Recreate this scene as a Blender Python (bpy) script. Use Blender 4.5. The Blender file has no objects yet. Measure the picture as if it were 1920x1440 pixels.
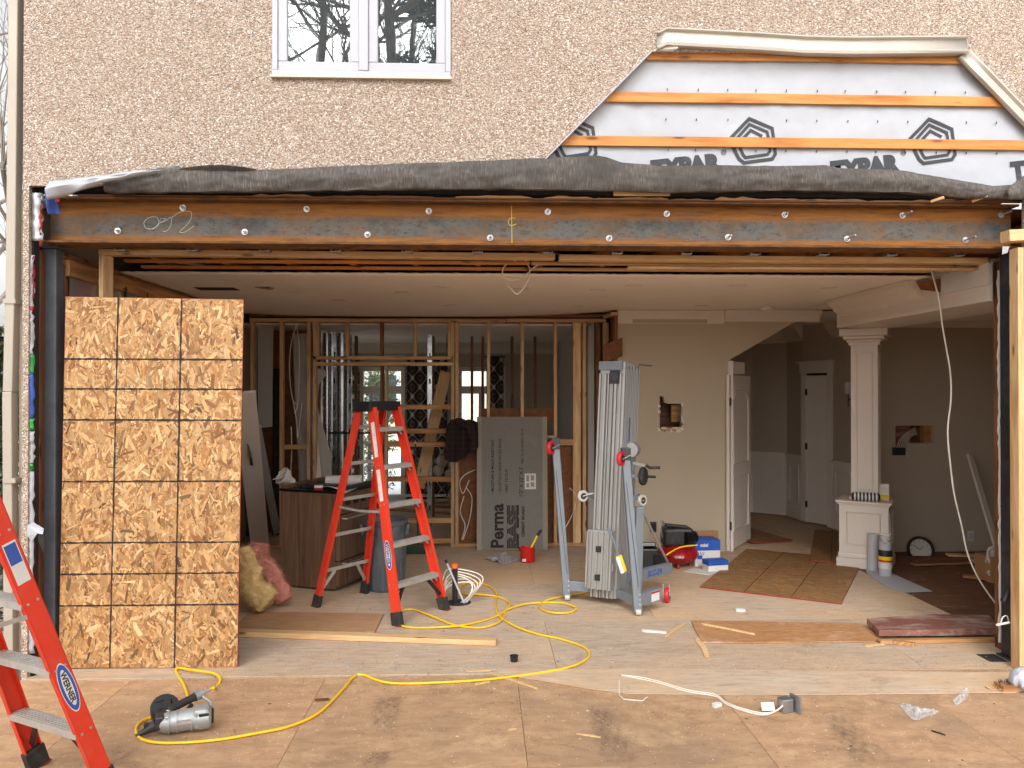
import bpy, bmesh, math, random
from mathutils import Vector, Matrix, noise
from mathutils.geometry import tessellate_polygon
random.seed(7)
SC = bpy.context.scene
COL = SC.collection
V = Vector
R = math.radians

# ---------------------------------------------------------------- camera
F, PW, PH, CAMZ = 1500.0, 1920, 1440, 1.84
YAW, PITCH = R(-2.1), R(0.38)
cam_d = bpy.data.cameras.new('camera')
cam = bpy.data.objects.new('camera', cam_d); COL.objects.link(cam)
cam_d.sensor_width = 36; cam_d.lens = F / PW * 36; cam_d.clip_end = 500; cam_d.clip_start = .05
cam.location = (0, 0, CAMZ); cam.rotation_euler = (R(90) + PITCH, 0, YAW)
SC.camera = cam
CR = cam.rotation_euler.to_matrix()
CO = V((0, 0, CAMZ))

# ---------------------------------------------------------------- sky, sun, exposure (bright overcast)
SUN_EL, SUN_AZ = 38, 190      # azimuth clockwise from +Y (the house); 180 = straight behind the camera
wd = bpy.data.worlds.new('World'); SC.world = wd; wd.use_nodes = True
wn, wl = wd.node_tree.nodes, wd.node_tree.links
sky = wn.new('ShaderNodeTexSky'); sky.sky_type = 'NISHITA'; sky.sun_disc = False
sky.sun_elevation = R(SUN_EL); sky.sun_rotation = R(SUN_AZ); sky.dust_density = 4; sky.air_density = 1.2
hs = wn.new('ShaderNodeHueSaturation'); hs.inputs['Saturation'].default_value = .12
wl.new(sky.outputs[0], hs.inputs['Color'])
bg = wn['Background']; bg.inputs['Strength'].default_value = .15
wl.new(hs.outputs[0], bg.inputs['Color'])
sd = bpy.data.lights.new('sun', 'SUN'); sd.energy = 1.35; sd.angle = R(45); sd.color = (1, .975, .945)
sun = bpy.data.objects.new('sun', sd); COL.objects.link(sun)
sun_dir = V((math.sin(R(SUN_AZ)) * math.cos(R(SUN_EL)), math.cos(R(SUN_AZ)) * math.cos(R(SUN_EL)), math.sin(R(SUN_EL))))
sun.rotation_euler = sun_dir.to_track_quat('Z', 'Y').to_euler(); sun.location = sun_dir * 60
vs = SC.view_settings
vs.view_transform = 'Standard'; vs.look = 'None'; vs.gamma = 1; vs.exposure = 0.9; vs.use_curve_mapping = False
SC.cycles.use_denoising = True; SC.cycles.max_bounces = 10; SC.cycles.diffuse_bounces = 8
SC.cycles.glossy_bounces = 5; SC.cycles.transmission_bounces = 8; SC.cycles.transparent_max_bounces = 16
SC.cycles.sample_clamp_indirect = 6; SC.cycles.caustics_reflective = False; SC.cycles.caustics_refractive = False

# ---------------------------------------------------------------- photo pixel -> point on a known plane
def ray(px, py): return CR @ V(((px - PW / 2) / F, (PH / 2 - py) / F, -1))
def atz(px, py, z=0.0):
    d = ray(px, py); return CO + d * ((z - CAMZ) / d.z)
def aty(px, py, y):
    d = ray(px, py); return CO + d * (y / d.y)
def atx(px, py, x):
    d = ray(px, py); return CO + d * (x / d.x)
def atdist(px, py, pt, n):            # on the plane through pt with normal n
    d = ray(px, py); return CO + d * ((pt - CO).dot(n) / d.dot(n))

# ---------------------------------------------------------------- objects and meshes
def wm(o):
    if o is None: return Matrix.Identity(4)
    return (wm(o.parent) @ o.matrix_parent_inverse if o.parent else Matrix.Identity(4)) @ o.matrix_basis
def put(o, parent, local=False):
    COL.objects.link(o)
    if parent:
        o.parent = parent
        if not local: o.matrix_parent_inverse = wm(parent).inverted()
    return o
def tag(o, label=None, cat=None, group=None, kind=None):
    if label: o['label'] = label
    if cat: o['category'] = cat
    if group: o['group'] = group
    if kind: o['kind'] = kind
    return o
def thing(name, label, cat, loc=(0, 0, 0), rz=0, group=None, kind=None):
    o = bpy.data.objects.new(name, None); COL.objects.link(o); o.empty_display_size = .1
    o.location = loc; o.rotation_euler = (0, 0, rz)
    return tag(o, label, cat, group, kind)
def frame(d, up=V((0, 0, 1))):        # 3x3 with X along d, Z near up
    x = d.normalized()
    if abs(x.dot(up)) > .999: up = V((0, 1, 0)) if abs(x.y) < .9 else V((1, 0, 0))
    y = up.cross(x).normalized(); z = x.cross(y)
    return Matrix((x, y, z)).transposed()

class MB:
    def __init__(s): s.v, s.f, s.m, s.s, s.c = [], [], [], [], []
    def add(s, vs, fs, m=0, sm=False, col=None):
        b = len(s.v); s.v += [tuple(p) for p in vs]
        for f in fs:
            s.f.append([b + i for i in f]); s.m.append(m); s.s.append(sm); s.c.append(col)
        return s
    def box(s, c, d, rot=None, m=0, col=None):
        c = V(c); x, y, z = d[0] / 2, d[1] / 2, d[2] / 2
        ps = [V((sx * x, sy * y, sz * z)) for sz in (-1, 1) for sy in (-1, 1) for sx in (-1, 1)]
        if rot is not None: ps = [rot @ p for p in ps]
        return s.add([c + p for p in ps], [(0, 2, 3, 1), (4, 5, 7, 6), (0, 1, 5, 4), (2, 6, 7, 3), (0, 4, 6, 2), (1, 3, 7, 5)], m, False, col)
    def bb(s, a, b, m=0):
        a, b = V(a), V(b); return s.box((a + b) / 2, b - a, None, m)
    def bar(s, p, q, w, h, up=V((0, 0, 1)), m=0, col=None):
        p, q = V(p), V(q); return s.box((p + q) / 2, ((q - p).length, w, h), frame(q - p, V(up)), m, col)
    def tube(s, pts, r, n=8, m=0, closed=False, col=None):
        pts = [V(p) for p in pts]; k = len(pts); rings = []; nv = None
        rs = r if isinstance(r, (list, tuple)) else [r] * k
        for i, p in enumerate(pts):
            a = pts[(i - 1) % k] if (closed or i) else p; b = pts[(i + 1) % k] if (closed or i < k - 1) else p
            t = (b - a).normalized() if (b - a).length > 1e-9 else V((0, 0, 1))
            if nv is None: nv = t.orthogonal().normalized()
            nv = (nv - t * nv.dot(t)); nv = nv.normalized() if nv.length > 1e-6 else t.orthogonal().normalized()
            bn = t.cross(nv)
            rings += [p + (nv * math.cos(2 * math.pi * j / n) + bn * math.sin(2 * math.pi * j / n)) * rs[i] for j in range(n)]
        fs = []
        for i in range(k if closed else k - 1):
            i2 = (i + 1) % k
            fs += [(i * n + j, i * n + (j + 1) % n, i2 * n + (j + 1) % n, i2 * n + j) for j in range(n)]
        s.add(rings, fs, m, True, col)
        if not closed:
            s.add(rings[:n], [tuple(reversed(range(n)))], m, False, col); s.add(rings[-n:], [tuple(range(n))], m, False, col)
        return s
    def cyl(s, p, q, r, r2=None, n=16, m=0): return s.tube([p, q], [r, r if r2 is None else r2], n, m)
    def lathe(s, prof, o, ax=V((0, 0, 1)), n=20, m=0, cap=True):
        o = V(o); fr = frame(V(ax)); x, y, z = fr.col[1], fr.col[2], fr.col[0]; vs_ = []
        for r, h in prof:
            vs_ += [o + z * h + (x * math.cos(2 * math.pi * j / n) + y * math.sin(2 * math.pi * j / n)) * r for j in range(n)]
        fs = [(i * n + j, i * n + (j + 1) % n, (i + 1) * n + (j + 1) % n, (i + 1) * n + j) for i in range(len(prof) - 1) for j in range(n)]
        s.add(vs_, fs, m, True)
        if cap:
            s.add(vs_[:n], [tuple(reversed(range(n)))], m); s.add(vs_[-n:], [tuple(range(n))], m)
        return s
    def prism(s, poly, vec, m=0, holes=()):
        vec = V(vec); loops = [[V(p) for p in poly]] + [[V(p) for p in h] for h in holes]
        flat = [p for l in loops for p in l]; tr = tessellate_polygon(loops); N = len(flat)
        fs = [tuple(t) for t in tr] + [tuple(reversed([i + N for i in t])) for t in tr]
        b = 0
        for l in loops:
            k = len(l); fs += [(b + i, b + i + N, b + (i + 1) % k + N, b + (i + 1) % k) for i in range(k)]; b += k
        return s.add(flat + [p + vec for p in flat], fs, m)
    def grid(s, fn, nu, nv, m=0, sm=True):
        return s.add([fn(i / nu, j / nv) for j in range(nv + 1) for i in range(nu + 1)],
                     [(j * (nu + 1) + i, j * (nu + 1) + i + 1, (j + 1) * (nu + 1) + i + 1, (j + 1) * (nu + 1) + i) for j in range(nv) for i in range(nu)], m, sm)
    def xf(s, mat): s.v = [tuple(mat @ V(p)) for p in s.v]; return s
    def mesh(s, name, mats, angle=40, fixn=True):
        me = bpy.data.meshes.new(name); me.from_pydata(s.v, [], s.f)
        mats = mats if isinstance(mats, (list, tuple)) else [mats]
        for m in mats: me.materials.append(m)
        me.polygons.foreach_set('material_index', s.m); me.polygons.foreach_set('use_smooth', s.s)
        if any(c is not None for c in s.c):
            at = me.color_attributes.new('Col', 'FLOAT_COLOR', 'CORNER'); d = []
            for f, c in zip(s.f, s.c): d += list(c if c is not None else (.5, .5, .5, 1)) * len(f)
            at.data.foreach_set('color', d)
        if fixn:
            bm = bmesh.new(); bm.from_mesh(me); bmesh.ops.recalc_face_normals(bm, faces=bm.faces); bm.to_mesh(me); bm.free()
        if any(s.s): me.set_sharp_from_angle(angle=R(angle))
        me.update(); return me
    def build(s, name, mats, parent=None, label=None, cat=None, group=None, kind=None, bevel=0, local=False, solid=0, angle=40, fixn=True):
        o = bpy.data.objects.new(name, s.mesh(name, mats, angle, fixn)); put(o, parent, local)
        if solid:
            md = o.modifiers.new('thickness', 'SOLIDIFY'); md.thickness = solid; md.offset = 0
        if bevel:
            md = o.modifiers.new('bevel', 'BEVEL'); md.width = bevel; md.segments = 2; md.limit_method = 'ANGLE'; md.angle_limit = R(40)
        return tag(o, label, cat, group, kind)

def board(name, p, q, w, h, mat, parent=None, up=(0, 0, 1), bevel=.0025, warp=0, **kw):
    """a straight piece of lumber: local X runs along its length so the grain does too"""
    p, q = V(p), V(q); L = (q - p).length; mb = MB()
    if warp:
        n = 10; ps = []
        for i in range(n + 1):
            t = i / n; dz = warp * math.sin(math.pi * t); ps += [V((-L / 2 + L * t, sy * w / 2, sz * h / 2 + dz)) for sy, sz in ((-1, -1), (1, -1), (1, 1), (-1, 1))]
        fs = [(i * 4 + j, i * 4 + (j + 1) % 4, i * 4 + 4 + (j + 1) % 4, i * 4 + 4 + j) for i in range(n) for j in range(4)] + [(3, 2, 1, 0), (n * 4, n * 4 + 1, n * 4 + 2, n * 4 + 3)]
        mb.add(ps, fs)
    else: mb.box((0, 0, 0), (L, w, h))
    o = bpy.data.objects.new(name, mb.mesh(name, mat)); M4 = frame(q - p, V(up)).to_4x4(); M4.translation = (p + q) / 2
    o.matrix_basis = M4; put(o, parent)
    if bevel:
        md = o.modifiers.new('bevel', 'BEVEL'); md.width = bevel; md.segments = 1
    return tag(o, **kw)

def spline(pts, n=8):
    pts = [V(p) for p in pts]; out = []
    P = [pts[0] * 2 - pts[1]] + pts + [pts[-1] * 2 - pts[-2]]
    for i in range(1, len(P) - 2):
        a, b, c, d = P[i - 1:i + 3]
        for k in range(n):
            t = k / n
            out.append(.5 * ((2 * b) + (c - a) * t + (2 * a - 5 * b + 4 * c - d) * t * t + (3 * b - a - 3 * c + d) * t ** 3))
    return out + [pts[-1]]

def text(name, s, size, mat, M4, parent, bold=0, shear=0, align='LEFT', label=None, width=None, spacing=1.0, fn=None, extr=.0004, rem=0):
    """flat lettering as a thin mesh; M4 maps text x,y,z to the world"""
    cu = bpy.data.curves.new(name, 'FONT'); cu.body = s; cu.size = size; cu.offset = bold; cu.shear = shear
    cu.align_x = align; cu.space_character = spacing; cu.extrude = extr; cu.resolution_u = 3
    t = bpy.data.objects.new(name + '_t', cu); COL.objects.link(t)
    dg = bpy.context.evaluated_depsgraph_get(); me = bpy.data.meshes.new_from_object(t.evaluated_get(dg))
    COL.objects.unlink(t); bpy.data.objects.remove(t); bpy.data.curves.remove(cu)
    if width:
        xs = [v.co.x for v in me.vertices]; k = width / (max(xs) - min(xs))
        for v in me.vertices: v.co.x *= k
    me.transform(M4)
    if fn:
        for v in me.vertices: v.co = fn(v.co)
    me.materials.clear(); me.materials.append(mat); me.name = name
    o = bpy.data.objects.new(name, me); put(o, parent); return tag(o, label)
def M4(o, x, y):
    x = V(x).normalized(); y = V(y); y = (y - x * y.dot(x)).normalized(); z = x.cross(y)
    m = Matrix((x, y, z)).transposed().to_4x4(); m.translation = V(o); return m

# ---------------------------------------------------------------- materials
def lin(r, g, b):
    f = lambda c: (c / 255 / 12.92) if c <= 10 else ((c / 255 + .055) / 1.055) ** 2.4
    return (f(r), f(g), f(b), 1)
def sc(c, k): return (min(1, c[0] * k), min(1, c[1] * k), min(1, c[2] * k), 1)
class NT:
    def __init__(s, name):
        s.mat = bpy.data.materials.new(name); s.mat.use_nodes = True
        s.n, s.l = s.mat.node_tree.nodes, s.mat.node_tree.links; s.p = s.n['Principled BSDF']
    def new(s, t, **kw):
        n = s.n.new('ShaderNode' + t)
        for k, v in kw.items():
            if hasattr(n, k): setattr(n, k, v)
            else: n.inputs[k.replace('_', ' ')].default_value = v
        return n
    def link(s, a, b): s.l.new(a, b)
    def coord(s, stretch=(1, 1, 1), rnd=True):
        tc = s.new('TexCoord'); mp = s.new('Mapping'); mp.inputs['Scale'].default_value = stretch
        s.link(tc.outputs['Object'], mp.inputs['Vector'])
        if rnd:
            oi = s.new('ObjectInfo'); vm = s.new('VectorMath', operation='SCALE'); vm.inputs[0].default_value = (37, 53, 71)
            s.link(oi.outputs['Random'], vm.inputs['Scale']); s.link(vm.outputs[0], mp.inputs['Location'])
        return mp.outputs[0]
    def noise(s, vec, scale, detail=5, rough=.6, dist=0):
        n = s.new('TexNoise'); n.inputs['Scale'].default_value = scale; n.inputs['Detail'].default_value = detail
        n.inputs['Roughness'].default_value = rough; n.inputs['Distortion'].default_value = dist
        s.link(vec, n.inputs['Vector']); return n.outputs['Fac']
    def ramp(s, fac, stops, interp='LINEAR'):
        r = s.new('ValToRGB'); r.color_ramp.interpolation = interp; e = r.color_ramp.elements
        while len(e) < len(stops): e.new(.5)
        for el, (p, c) in zip(e, stops):
            el.position = p; el.color = c if isinstance(c, (tuple, list)) else (c, c, c, 1)
        s.link(fac, r.inputs[0]); return r.outputs[0]
    def mix(s, fac, a, b, mode='MIX'):
        m = s.new('Mix', data_type='RGBA', blend_type=mode)
        for sock, v in ((m.inputs[0], fac), (m.inputs[6], a), (m.inputs[7], b)):
            if hasattr(v, 'is_linked'): s.link(v, sock)
            else: sock.default_value = v
        return m.outputs[2]
    def bump(s, h, strength, dist=.01, prev=None):
        b = s.new('Bump'); b.inputs['Strength'].default_value = strength; b.inputs['Distance'].default_value = dist
        s.link(h, b.inputs['Height'])
        if prev: s.link(prev, b.inputs['Normal'])
        return b.outputs[0]
    def out(s, col=None, rough=None, normal=None, metal=None, **kw):
        for v, k in ((col, 'Base Color'), (rough, 'Roughness'), (normal, 'Normal'), (metal, 'Metallic')):
            if v is None: continue
            if hasattr(v, 'is_linked'): s.link(v, s.p.inputs[k])
            else: s.p.inputs[k].default_value = v
        for k, v in kw.items(): s.p.inputs[k.replace('_', ' ')].default_value = v
        return s.mat
def PM(name, col, rough=.6, metal=0, var=.15, scale=6, bump=0, bscale=60, stretch=(1, 1, 1), col2=None, dirt=0, dirtcol=(.08, .06, .045, 1), dscale=3, rv=.1, **kw):
    t = NT(name); c = t.coord(stretch)
    n1 = t.noise(c, scale, 6, .65)
    base = t.ramp(n1, [(.3, sc(col, 1 - var) if col2 is None else col2), (.7, sc(col, 1 + var) if col2 is None else col)])
    if dirt:
        n2 = t.noise(c, dscale, 8, .72, .4); base = t.mix(t.ramp(n2, [(.62 - dirt * .3, 0.0), (.80, min(1, dirt * 1.2))]), base, dirtcol)
    rr = t.ramp(t.noise(c, scale * 2.3, 4), [(.3, max(0, rough - rv)), (.7, min(1, rough + rv))])
    nm = t.bump(t.noise(c, bscale, 5, .6), bump, .01) if bump else None
    return t.out(base, rr, nm, metal, **kw)
def WOOD(name, light, dark, rough=.65, ring=1.0, knots=True, weather=0, wcol=(.2, .17, .14, 1)):
    t = NT(name); c = t.coord((1, 9, 9)); g = t.noise(c, 3.2, 6, .6, 1.2)
    w = t.new('TexWave', wave_type='BANDS', bands_direction='Y'); t.link(c, w.inputs['Vector'])
    for k, v in (('Scale', 1.6 * ring), ('Distortion', 12), ('Detail', 3), ('Detail Scale', .6)): w.inputs[k].default_value = v
    f = t.mix(.25, g, w.outputs['Fac']); base = t.ramp(f, [(.22, dark), (.62, light), (.9, sc(light, 1.1))])
    oi = t.new('ObjectInfo'); base = t.mix(t.ramp(oi.outputs['Random'], [(0, 0.0), (1, .45)]), base, sc(dark, .85), 'MIX')
    if knots:
        c2 = t.coord((2.6, 9, 9)); vo = t.new('TexVoronoi'); vo.inputs['Scale'].default_value = 1.15; t.link(c2, vo.inputs['Vector'])
        base = t.mix(t.ramp(vo.outputs['Distance'], [(.08, .85), (.17, 0.0)]), base, sc(dark, .28))
    if weather:
        c3 = t.coord((1, 2, 2)); base = t.mix(t.ramp(t.noise(c3, 4, 8, .7), [(.45, 0.0), (.75, weather)]), base, wcol)
    fine = t.noise(t.coord((4, 90, 90)), 6, 3)
    return t.out(base, rough, t.bump(fine, .18, .004))
def VCOL(name, rough=.6, bump=.15, bscale=120, mul=1):
    t = NT(name); a = t.new('Attribute'); a.attribute_name = 'Col'; c = t.coord()
    col = t.mix(t.ramp(t.noise(c, 30, 5), [(.3, .82), (.7, 1.0)]), (0, 0, 0, 1), a.outputs['Color'])
    return t.out(col, rough, t.bump(t.noise(c, bscale, 4), bump, .003))
def m_stucco():
    t = NT('stucco'); c = t.coord((1, 1, 1), False)
    vo = t.new('TexVoronoi'); vo.inputs['Scale'].default_value = 104; t.link(c, vo.inputs['Vector'])
    vo2 = t.new('TexVoronoi'); vo2.inputs['Scale'].default_value = 120; t.link(c, vo2.inputs['Vector'])
    sep = t.new('SeparateColor'); t.link(vo.outputs['Color'], sep.inputs[0])
    col = t.ramp(sep.outputs[0], [(0, lin(182, 162, 146)), (.22, lin(202, 185, 169)), (.45, lin(188, 165, 147)), (.62, lin(212, 198, 184)), (.8, lin(176, 151, 132)), (.94, lin(234, 228, 220))], 'CONSTANT')
    sep2 = t.new('SeparateColor'); t.link(vo2.outputs['Color'], sep2.inputs[0])
    col = t.mix(t.ramp(sep2.outputs[1], [(.88, 0.0), (.89, .5)], 'CONSTANT'), col, lin(92, 68, 54))
    col = t.mix(t.ramp(vo.outputs['Distance'], [(.5, 0.0), (.9, .6)]), col, lin(116, 92, 78))
    col = t.mix(t.ramp(t.noise(c, 1.1, 6, .6), [(.4, 0.0), (.8, .28)]), col, lin(172, 150, 134))
    inv = t.ramp(vo.outputs['Distance'], [(0, 1.0), (.9, 0.0)])
    return t.out(col, .85, t.bump(inv, .95, .008))
def m_beamweb():
    t = NT('mill_scale_steel'); c = t.coord((1, 1, 1), False)
    sx = t.new('SeparateXYZ'); tc = t.new('TexCoord'); t.link(tc.outputs['Object'], sx.inputs[0])
    g = t.ramp(t.noise(c, 5, 7, .7), [(.3, lin(66, 66, 64)), (.55, lin(98, 98, 95)), (.75, lin(88, 80, 68))])
    g = t.mix(t.ramp(t.noise(t.coord((1, 1, 2.2), False), 26, 6, .75), [(.53, 0.0), (.62, .8)]), g, lin(58, 48, 40))
    g = t.mix(t.ramp(t.noise(t.coord((1, 1, 1.5), False), 3.2, 8, .75), [(.47, 0.0), (.66, .75)]), g, lin(118, 84, 48))
    rust = t.ramp(t.noise(t.coord((.6, 1, 7), False), 7, 7, .7), [(.25, lin(78, 48, 22)), (.5, lin(146, 90, 28)), (.8, lin(172, 114, 46))])
    # rust bands along the two flanges (a stain of its own)
    ns = t.noise(c, 2.5, 6, .6); z = t.new('MapRange'); t.link(sx.outputs['Z'], z.inputs[0])
    z.inputs[1].default_value = 2.79; z.inputs[2].default_value = 3.09
    ad = t.new('Math', operation='MULTIPLY_ADD'); t.link(ns, ad.inputs[0]); ad.inputs[1].default_value = .16; t.link(z.outputs[0], ad.inputs[2])
    band = t.ramp(ad.outputs[0], [(.24, 1.0), (.34, 0.0), (.66, 0.0), (.80, 1.0)])
    wq = t.ramp(t.noise(c, 1.3, 4), [(.3, .75), (.6, 1.0)])
    return t.out(t.mix(t.mix(1, band, wq, 'MULTIPLY'), g, rust), .8, t.bump(t.noise(c, 90, 5), .25, .004), 0)
def m_floor(name, cols, grain=(1, 6, 1), speck=lin(226, 208, 178), dark=lin(96, 80, 66), stain=.5, dust=.5, rnd=True, smear=lin(206, 196, 184)):
    t = NT(name); c = t.coord((1, 1, 1), rnd); g = t.coord(grain, rnd)
    b = t.ramp(t.noise(g, 5.5, 8, .7, .5), [(.28, cols[0]), (.5, cols[1]), (.72, cols[2])])
    b = t.mix(t.ramp(t.noise(c, .9, 7, .66), [(.42, 0.0), (.7, stain)]), b, cols[3])
    b = t.mix(t.ramp(t.noise(c, 3.1, 9, .78, .3), [(.54, 0.0), (.70, dust)]), b, speck)
    b = t.mix(t.ramp(t.noise(t.coord((1, 3, 1), rnd), 2.1, 9, .8, .5), [(.57, 0.0), (.68, .55)]), b, smear)
    b = t.mix(t.ramp(t.noise(c, 9, 9, .8, .6), [(.60, 0.0), (.70, .7)]), b, dark)
    b = t.mix(t.ramp(t.noise(c, 1.7, 10, .8, .8), [(.56, 0.0), (.70, .45)]), b, dark)
    b = t.mix(t.ramp(t.noise(c, 22, 7, .8), [(.6, 0.0), (.74, .45)]), b, speck)
    b = t.mix(t.ramp(t.noise(t.coord((1.0, 3, 1), rnd), 48, 3, .6), [(.68, 0.0), (.74, .75)]), b, sc(dark, .5))
    oi = t.new('ObjectInfo'); b = t.mix(1, b, t.ramp(oi.outputs['Random'], [(0, (.86, .86, .87, 1)), (1, (1.05, 1.03, 1.0, 1))]), 'MULTIPLY')
    return t.out(b, .85, t.bump(t.noise(g, 28, 5, .6), .2, .005))
def m_membrane():
    t = NT('membrane_fleece'); c = t.coord((1, 1, 1), False); g = t.coord((9, 2, 1.2), False)
    b = t.ramp(t.noise(g, 14, 6, .75), [(.3, lin(62, 57, 54)), (.55, lin(98, 92, 87)), (.75, lin(150, 144, 138))])
    b = t.mix(t.ramp(t.noise(c, 3, 6), [(.4, 0.0), (.66, .8)]), b, lin(66, 60, 56))
    return t.out(b, .8, t.bump(t.noise(g, 30, 6), .4, .006))
def m_brick():
    t = NT('pale_brick'); c = t.coord((1, 1, 1), False)
    mp = t.new('Mapping'); mp.inputs['Rotation'].default_value = (R(90), 0, 0); t.link(c, mp.inputs[0])
    b = t.new('TexBrick'); t.link(mp.outputs[0], b.inputs['Vector'])
    for k, v in (('Color1', lin(232, 216, 194)), ('Color2', lin(216, 196, 172)), ('Mortar', lin(225, 220, 210)), ('Scale', 1.0), ('Mortar Size', .008), ('Brick Width', .24), ('Row Height', .08)): b.inputs[k].default_value = v
    return t.out(b.outputs['Color'], .85)
def m_ogee():
    t = NT('ogee_curtain'); c = t.coord((1, 1, 1), False)
    sx = t.new('SeparateXYZ'); t.link(c, sx.inputs[0])
    def mth(op, a, b=None):
        n = t.new('Math', operation=op)
        for i, v in enumerate((a, b)):
            if v is None: continue
            if hasattr(v, 'is_linked'): t.link(v, n.inputs[i])
            else: n.inputs[i].default_value = v
        return n.outputs[0]
    u = mth('MULTIPLY', sx.outputs['X'], 2 * math.pi / .24); w = mth('MULTIPLY', sx.outputs['Z'], 2 * math.pi / .30)
    d = mth('ABSOLUTE', mth('ADD', mth('SINE', u), mth('SINE', w))); ring = t.ramp(d, [(.10, 1.0), (.2, 0.0)])
    e = mth('ABSOLUTE', mth('SUBTRACT', mth('ABSOLUTE', mth('MULTIPLY', mth('SINE', u), mth('SINE', w))), .62))
    ring2 = t.ramp(e, [(.05, .6), (.12, 0.0)])
    col = t.mix(ring, lin(64, 50, 44), lin(206, 198, 190)); col = t.mix(ring2, col, lin(160, 142, 130))
    return t.out(col, .8)
def m_glassmirror():
    t = NT('window_glass'); t.out((.06, .07, .075, 1), .02, None, 0)  # base colour raised to paint a haze that lifts the dark reflections
    gl = t.new('BsdfGlossy'); gl.inputs['Roughness'].default_value = .004; gl.inputs['Color'].default_value = (.86, .93, .95, 1)
    c = t.coord((1, 1, 1), False); t.link(t.bump(t.noise(c, 1.6, 2), .05, .03), gl.inputs['Normal'])
    mx = t.new('MixShader'); mx.inputs[0].default_value = .30; t.link(t.p.outputs[0], mx.inputs[1]); t.link(gl.outputs[0], mx.inputs[2])
    t.link(mx.outputs[0], t.n['Material Output'].inputs['Surface']); return t.mat
def m_clear(name='clear_glass', tint=(.93, .96, .95, 1), rough=.0, fac=.88):
    t = NT(name); tr = t.new('BsdfTransparent'); tr.inputs[0].default_value = tint
    t.out((.9, .9, .9, 1), .05 + rough); mx = t.new('MixShader'); mx.inputs[0].default_value = fac
    t.link(t.p.outputs[0], mx.inputs[1]); t.link(tr.outputs[0], mx.inputs[2]); t.link(mx.outputs[0], t.n['Material Output'].inputs['Surface']); return t.mat
def m_plaid():
    t = NT('plaid_flannel'); c = t.coord((1, 1, 1), False)
    def st(dir_, s, col, base, hi):
        w = t.new('TexWave', wave_type='BANDS', bands_direction=dir_); w.inputs['Scale'].default_value = s; w.inputs['Distortion'].default_value = .6; t.link(c, w.inputs['Vector'])
        return t.mix(t.ramp(w.outputs['Fac'], [(.86, 0.0), (.92, hi)]), base, col)
    b = st('X', 5, lin(66, 26, 24), lin(20, 17, 18), .7); b = st('Z', 5, lin(74, 28, 26), b, .6); b = st('X', 12, lin(60, 58, 58), b, .5)
    return t.out(b, .95)

K = {}
K['stucco'] = m_stucco(); K['web'] = m_beamweb(); K['membrane'] = m_membrane(); K['brick'] = m_brick(); K['ogee'] = m_ogee()
K['wglass'] = m_glassmirror(); K['glass'] = m_clear(); K['poly'] = m_clear('clear_poly', (.95, .95, .95, 1), .25, .72); K['plaid'] = m_plaid()
K['pine'] = WOOD('fresh_pine', lin(226, 190, 142), lin(186, 140, 90)); K['pine_old'] = WOOD('aged_pine', lin(196, 150, 100), lin(140, 92, 52))
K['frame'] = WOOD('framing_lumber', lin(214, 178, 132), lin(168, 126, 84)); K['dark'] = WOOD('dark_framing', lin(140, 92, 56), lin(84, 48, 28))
K['strap'] = WOOD('strapping', lin(222, 156, 84), lin(176, 106, 46)); K['mahog'] = WOOD('red_brown_board', lin(150, 100, 86), lin(104, 62, 50), weather=.8, wcol=lin(214, 196, 186))
K['scrap'] = WOOD('split_pine', lin(232, 200, 150), lin(204, 164, 112), knots=False)
K['osbflake'] = VCOL('osb_strands', .62, .2); K['strip'] = m_floor('worn_strip', [lin(138, 96, 62), lin(178, 128, 84), lin(200, 152, 104), lin(160, 118, 84)], (1.5, 8, 1), lin(226, 208, 186), lin(92, 60, 38), .4, .35); K['osbbase'] = PM('osb_core', lin(176, 124, 70), .75, 0, .25, 24, .4, 80)
K['osbdark'] = PM('old_osb', lin(140, 90, 50), .75, 0, .35, 18, .4, 80, (1, 1, 1), lin(104, 62, 34))
K['rededge'] = PM('red_edge_paint', lin(142, 48, 38), .6)
K['line'] = PM('black_marker', lin(44, 36, 32), .8, 0, .2, 30)
K['floor'] = m_floor('subfloor_plywood', [lin(164, 146, 128), lin(194, 173, 152), lin(212, 190, 166), lin(212, 172, 128)], (1, 5, 1), lin(220, 200, 170), lin(112, 98, 84), .75, .6, True, lin(216, 208, 198))
K['threshold'] = m_floor('worn_threshold', [lin(166, 150, 132), lin(190, 174, 152), lin(208, 188, 158), lin(214, 176, 134)], (1, 3, 1), lin(224, 196, 152), lin(116, 98, 82), .85, .7)
K['deck'] = m_floor('weathered_deck', [lin(158, 124, 94), lin(190, 152, 116), lin(210, 174, 136), lin(152, 126, 102)], (1, 2, 1), lin(226, 192, 148), lin(108, 84, 66), .75, .55, True, lin(204, 170, 134))
K['brownfloor'] = m_floor('brown_underlay', [lin(92, 58, 38), lin(110, 72, 48), lin(124, 84, 58), lin(98, 66, 46)], (1, 5, 1), lin(150, 120, 96), lin(70, 44, 30), .4, .2)
K['osbfloor'] = m_floor('osb_floor', [lin(132, 88, 46), lin(166, 116, 66), lin(190, 142, 88), lin(150, 110, 72)], (2.5, 9, 1), lin(206, 166, 112), lin(96, 60, 30), .3, .25)
K['plyfloor'] = m_floor('loose_plywood', [lin(160, 120, 84), lin(182, 140, 100), lin(196, 156, 116), lin(160, 130, 104)], (1, 6, 1), lin(210, 180, 144), lin(110, 84, 62), .4, .25)
K['steelgrey'] = PM('grey_primer', lin(92, 98, 106), .55, .1, .12, 5, .08, 40, dirt=.55, dirtcol=lin(58, 56, 56), dscale=7)
K['blacksteel'] = PM('black_primer', lin(38, 40, 46), .5, .1, .25, 8, .1, 40, dirt=.5, dirtcol=lin(84, 92, 106), dscale=6)
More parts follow.
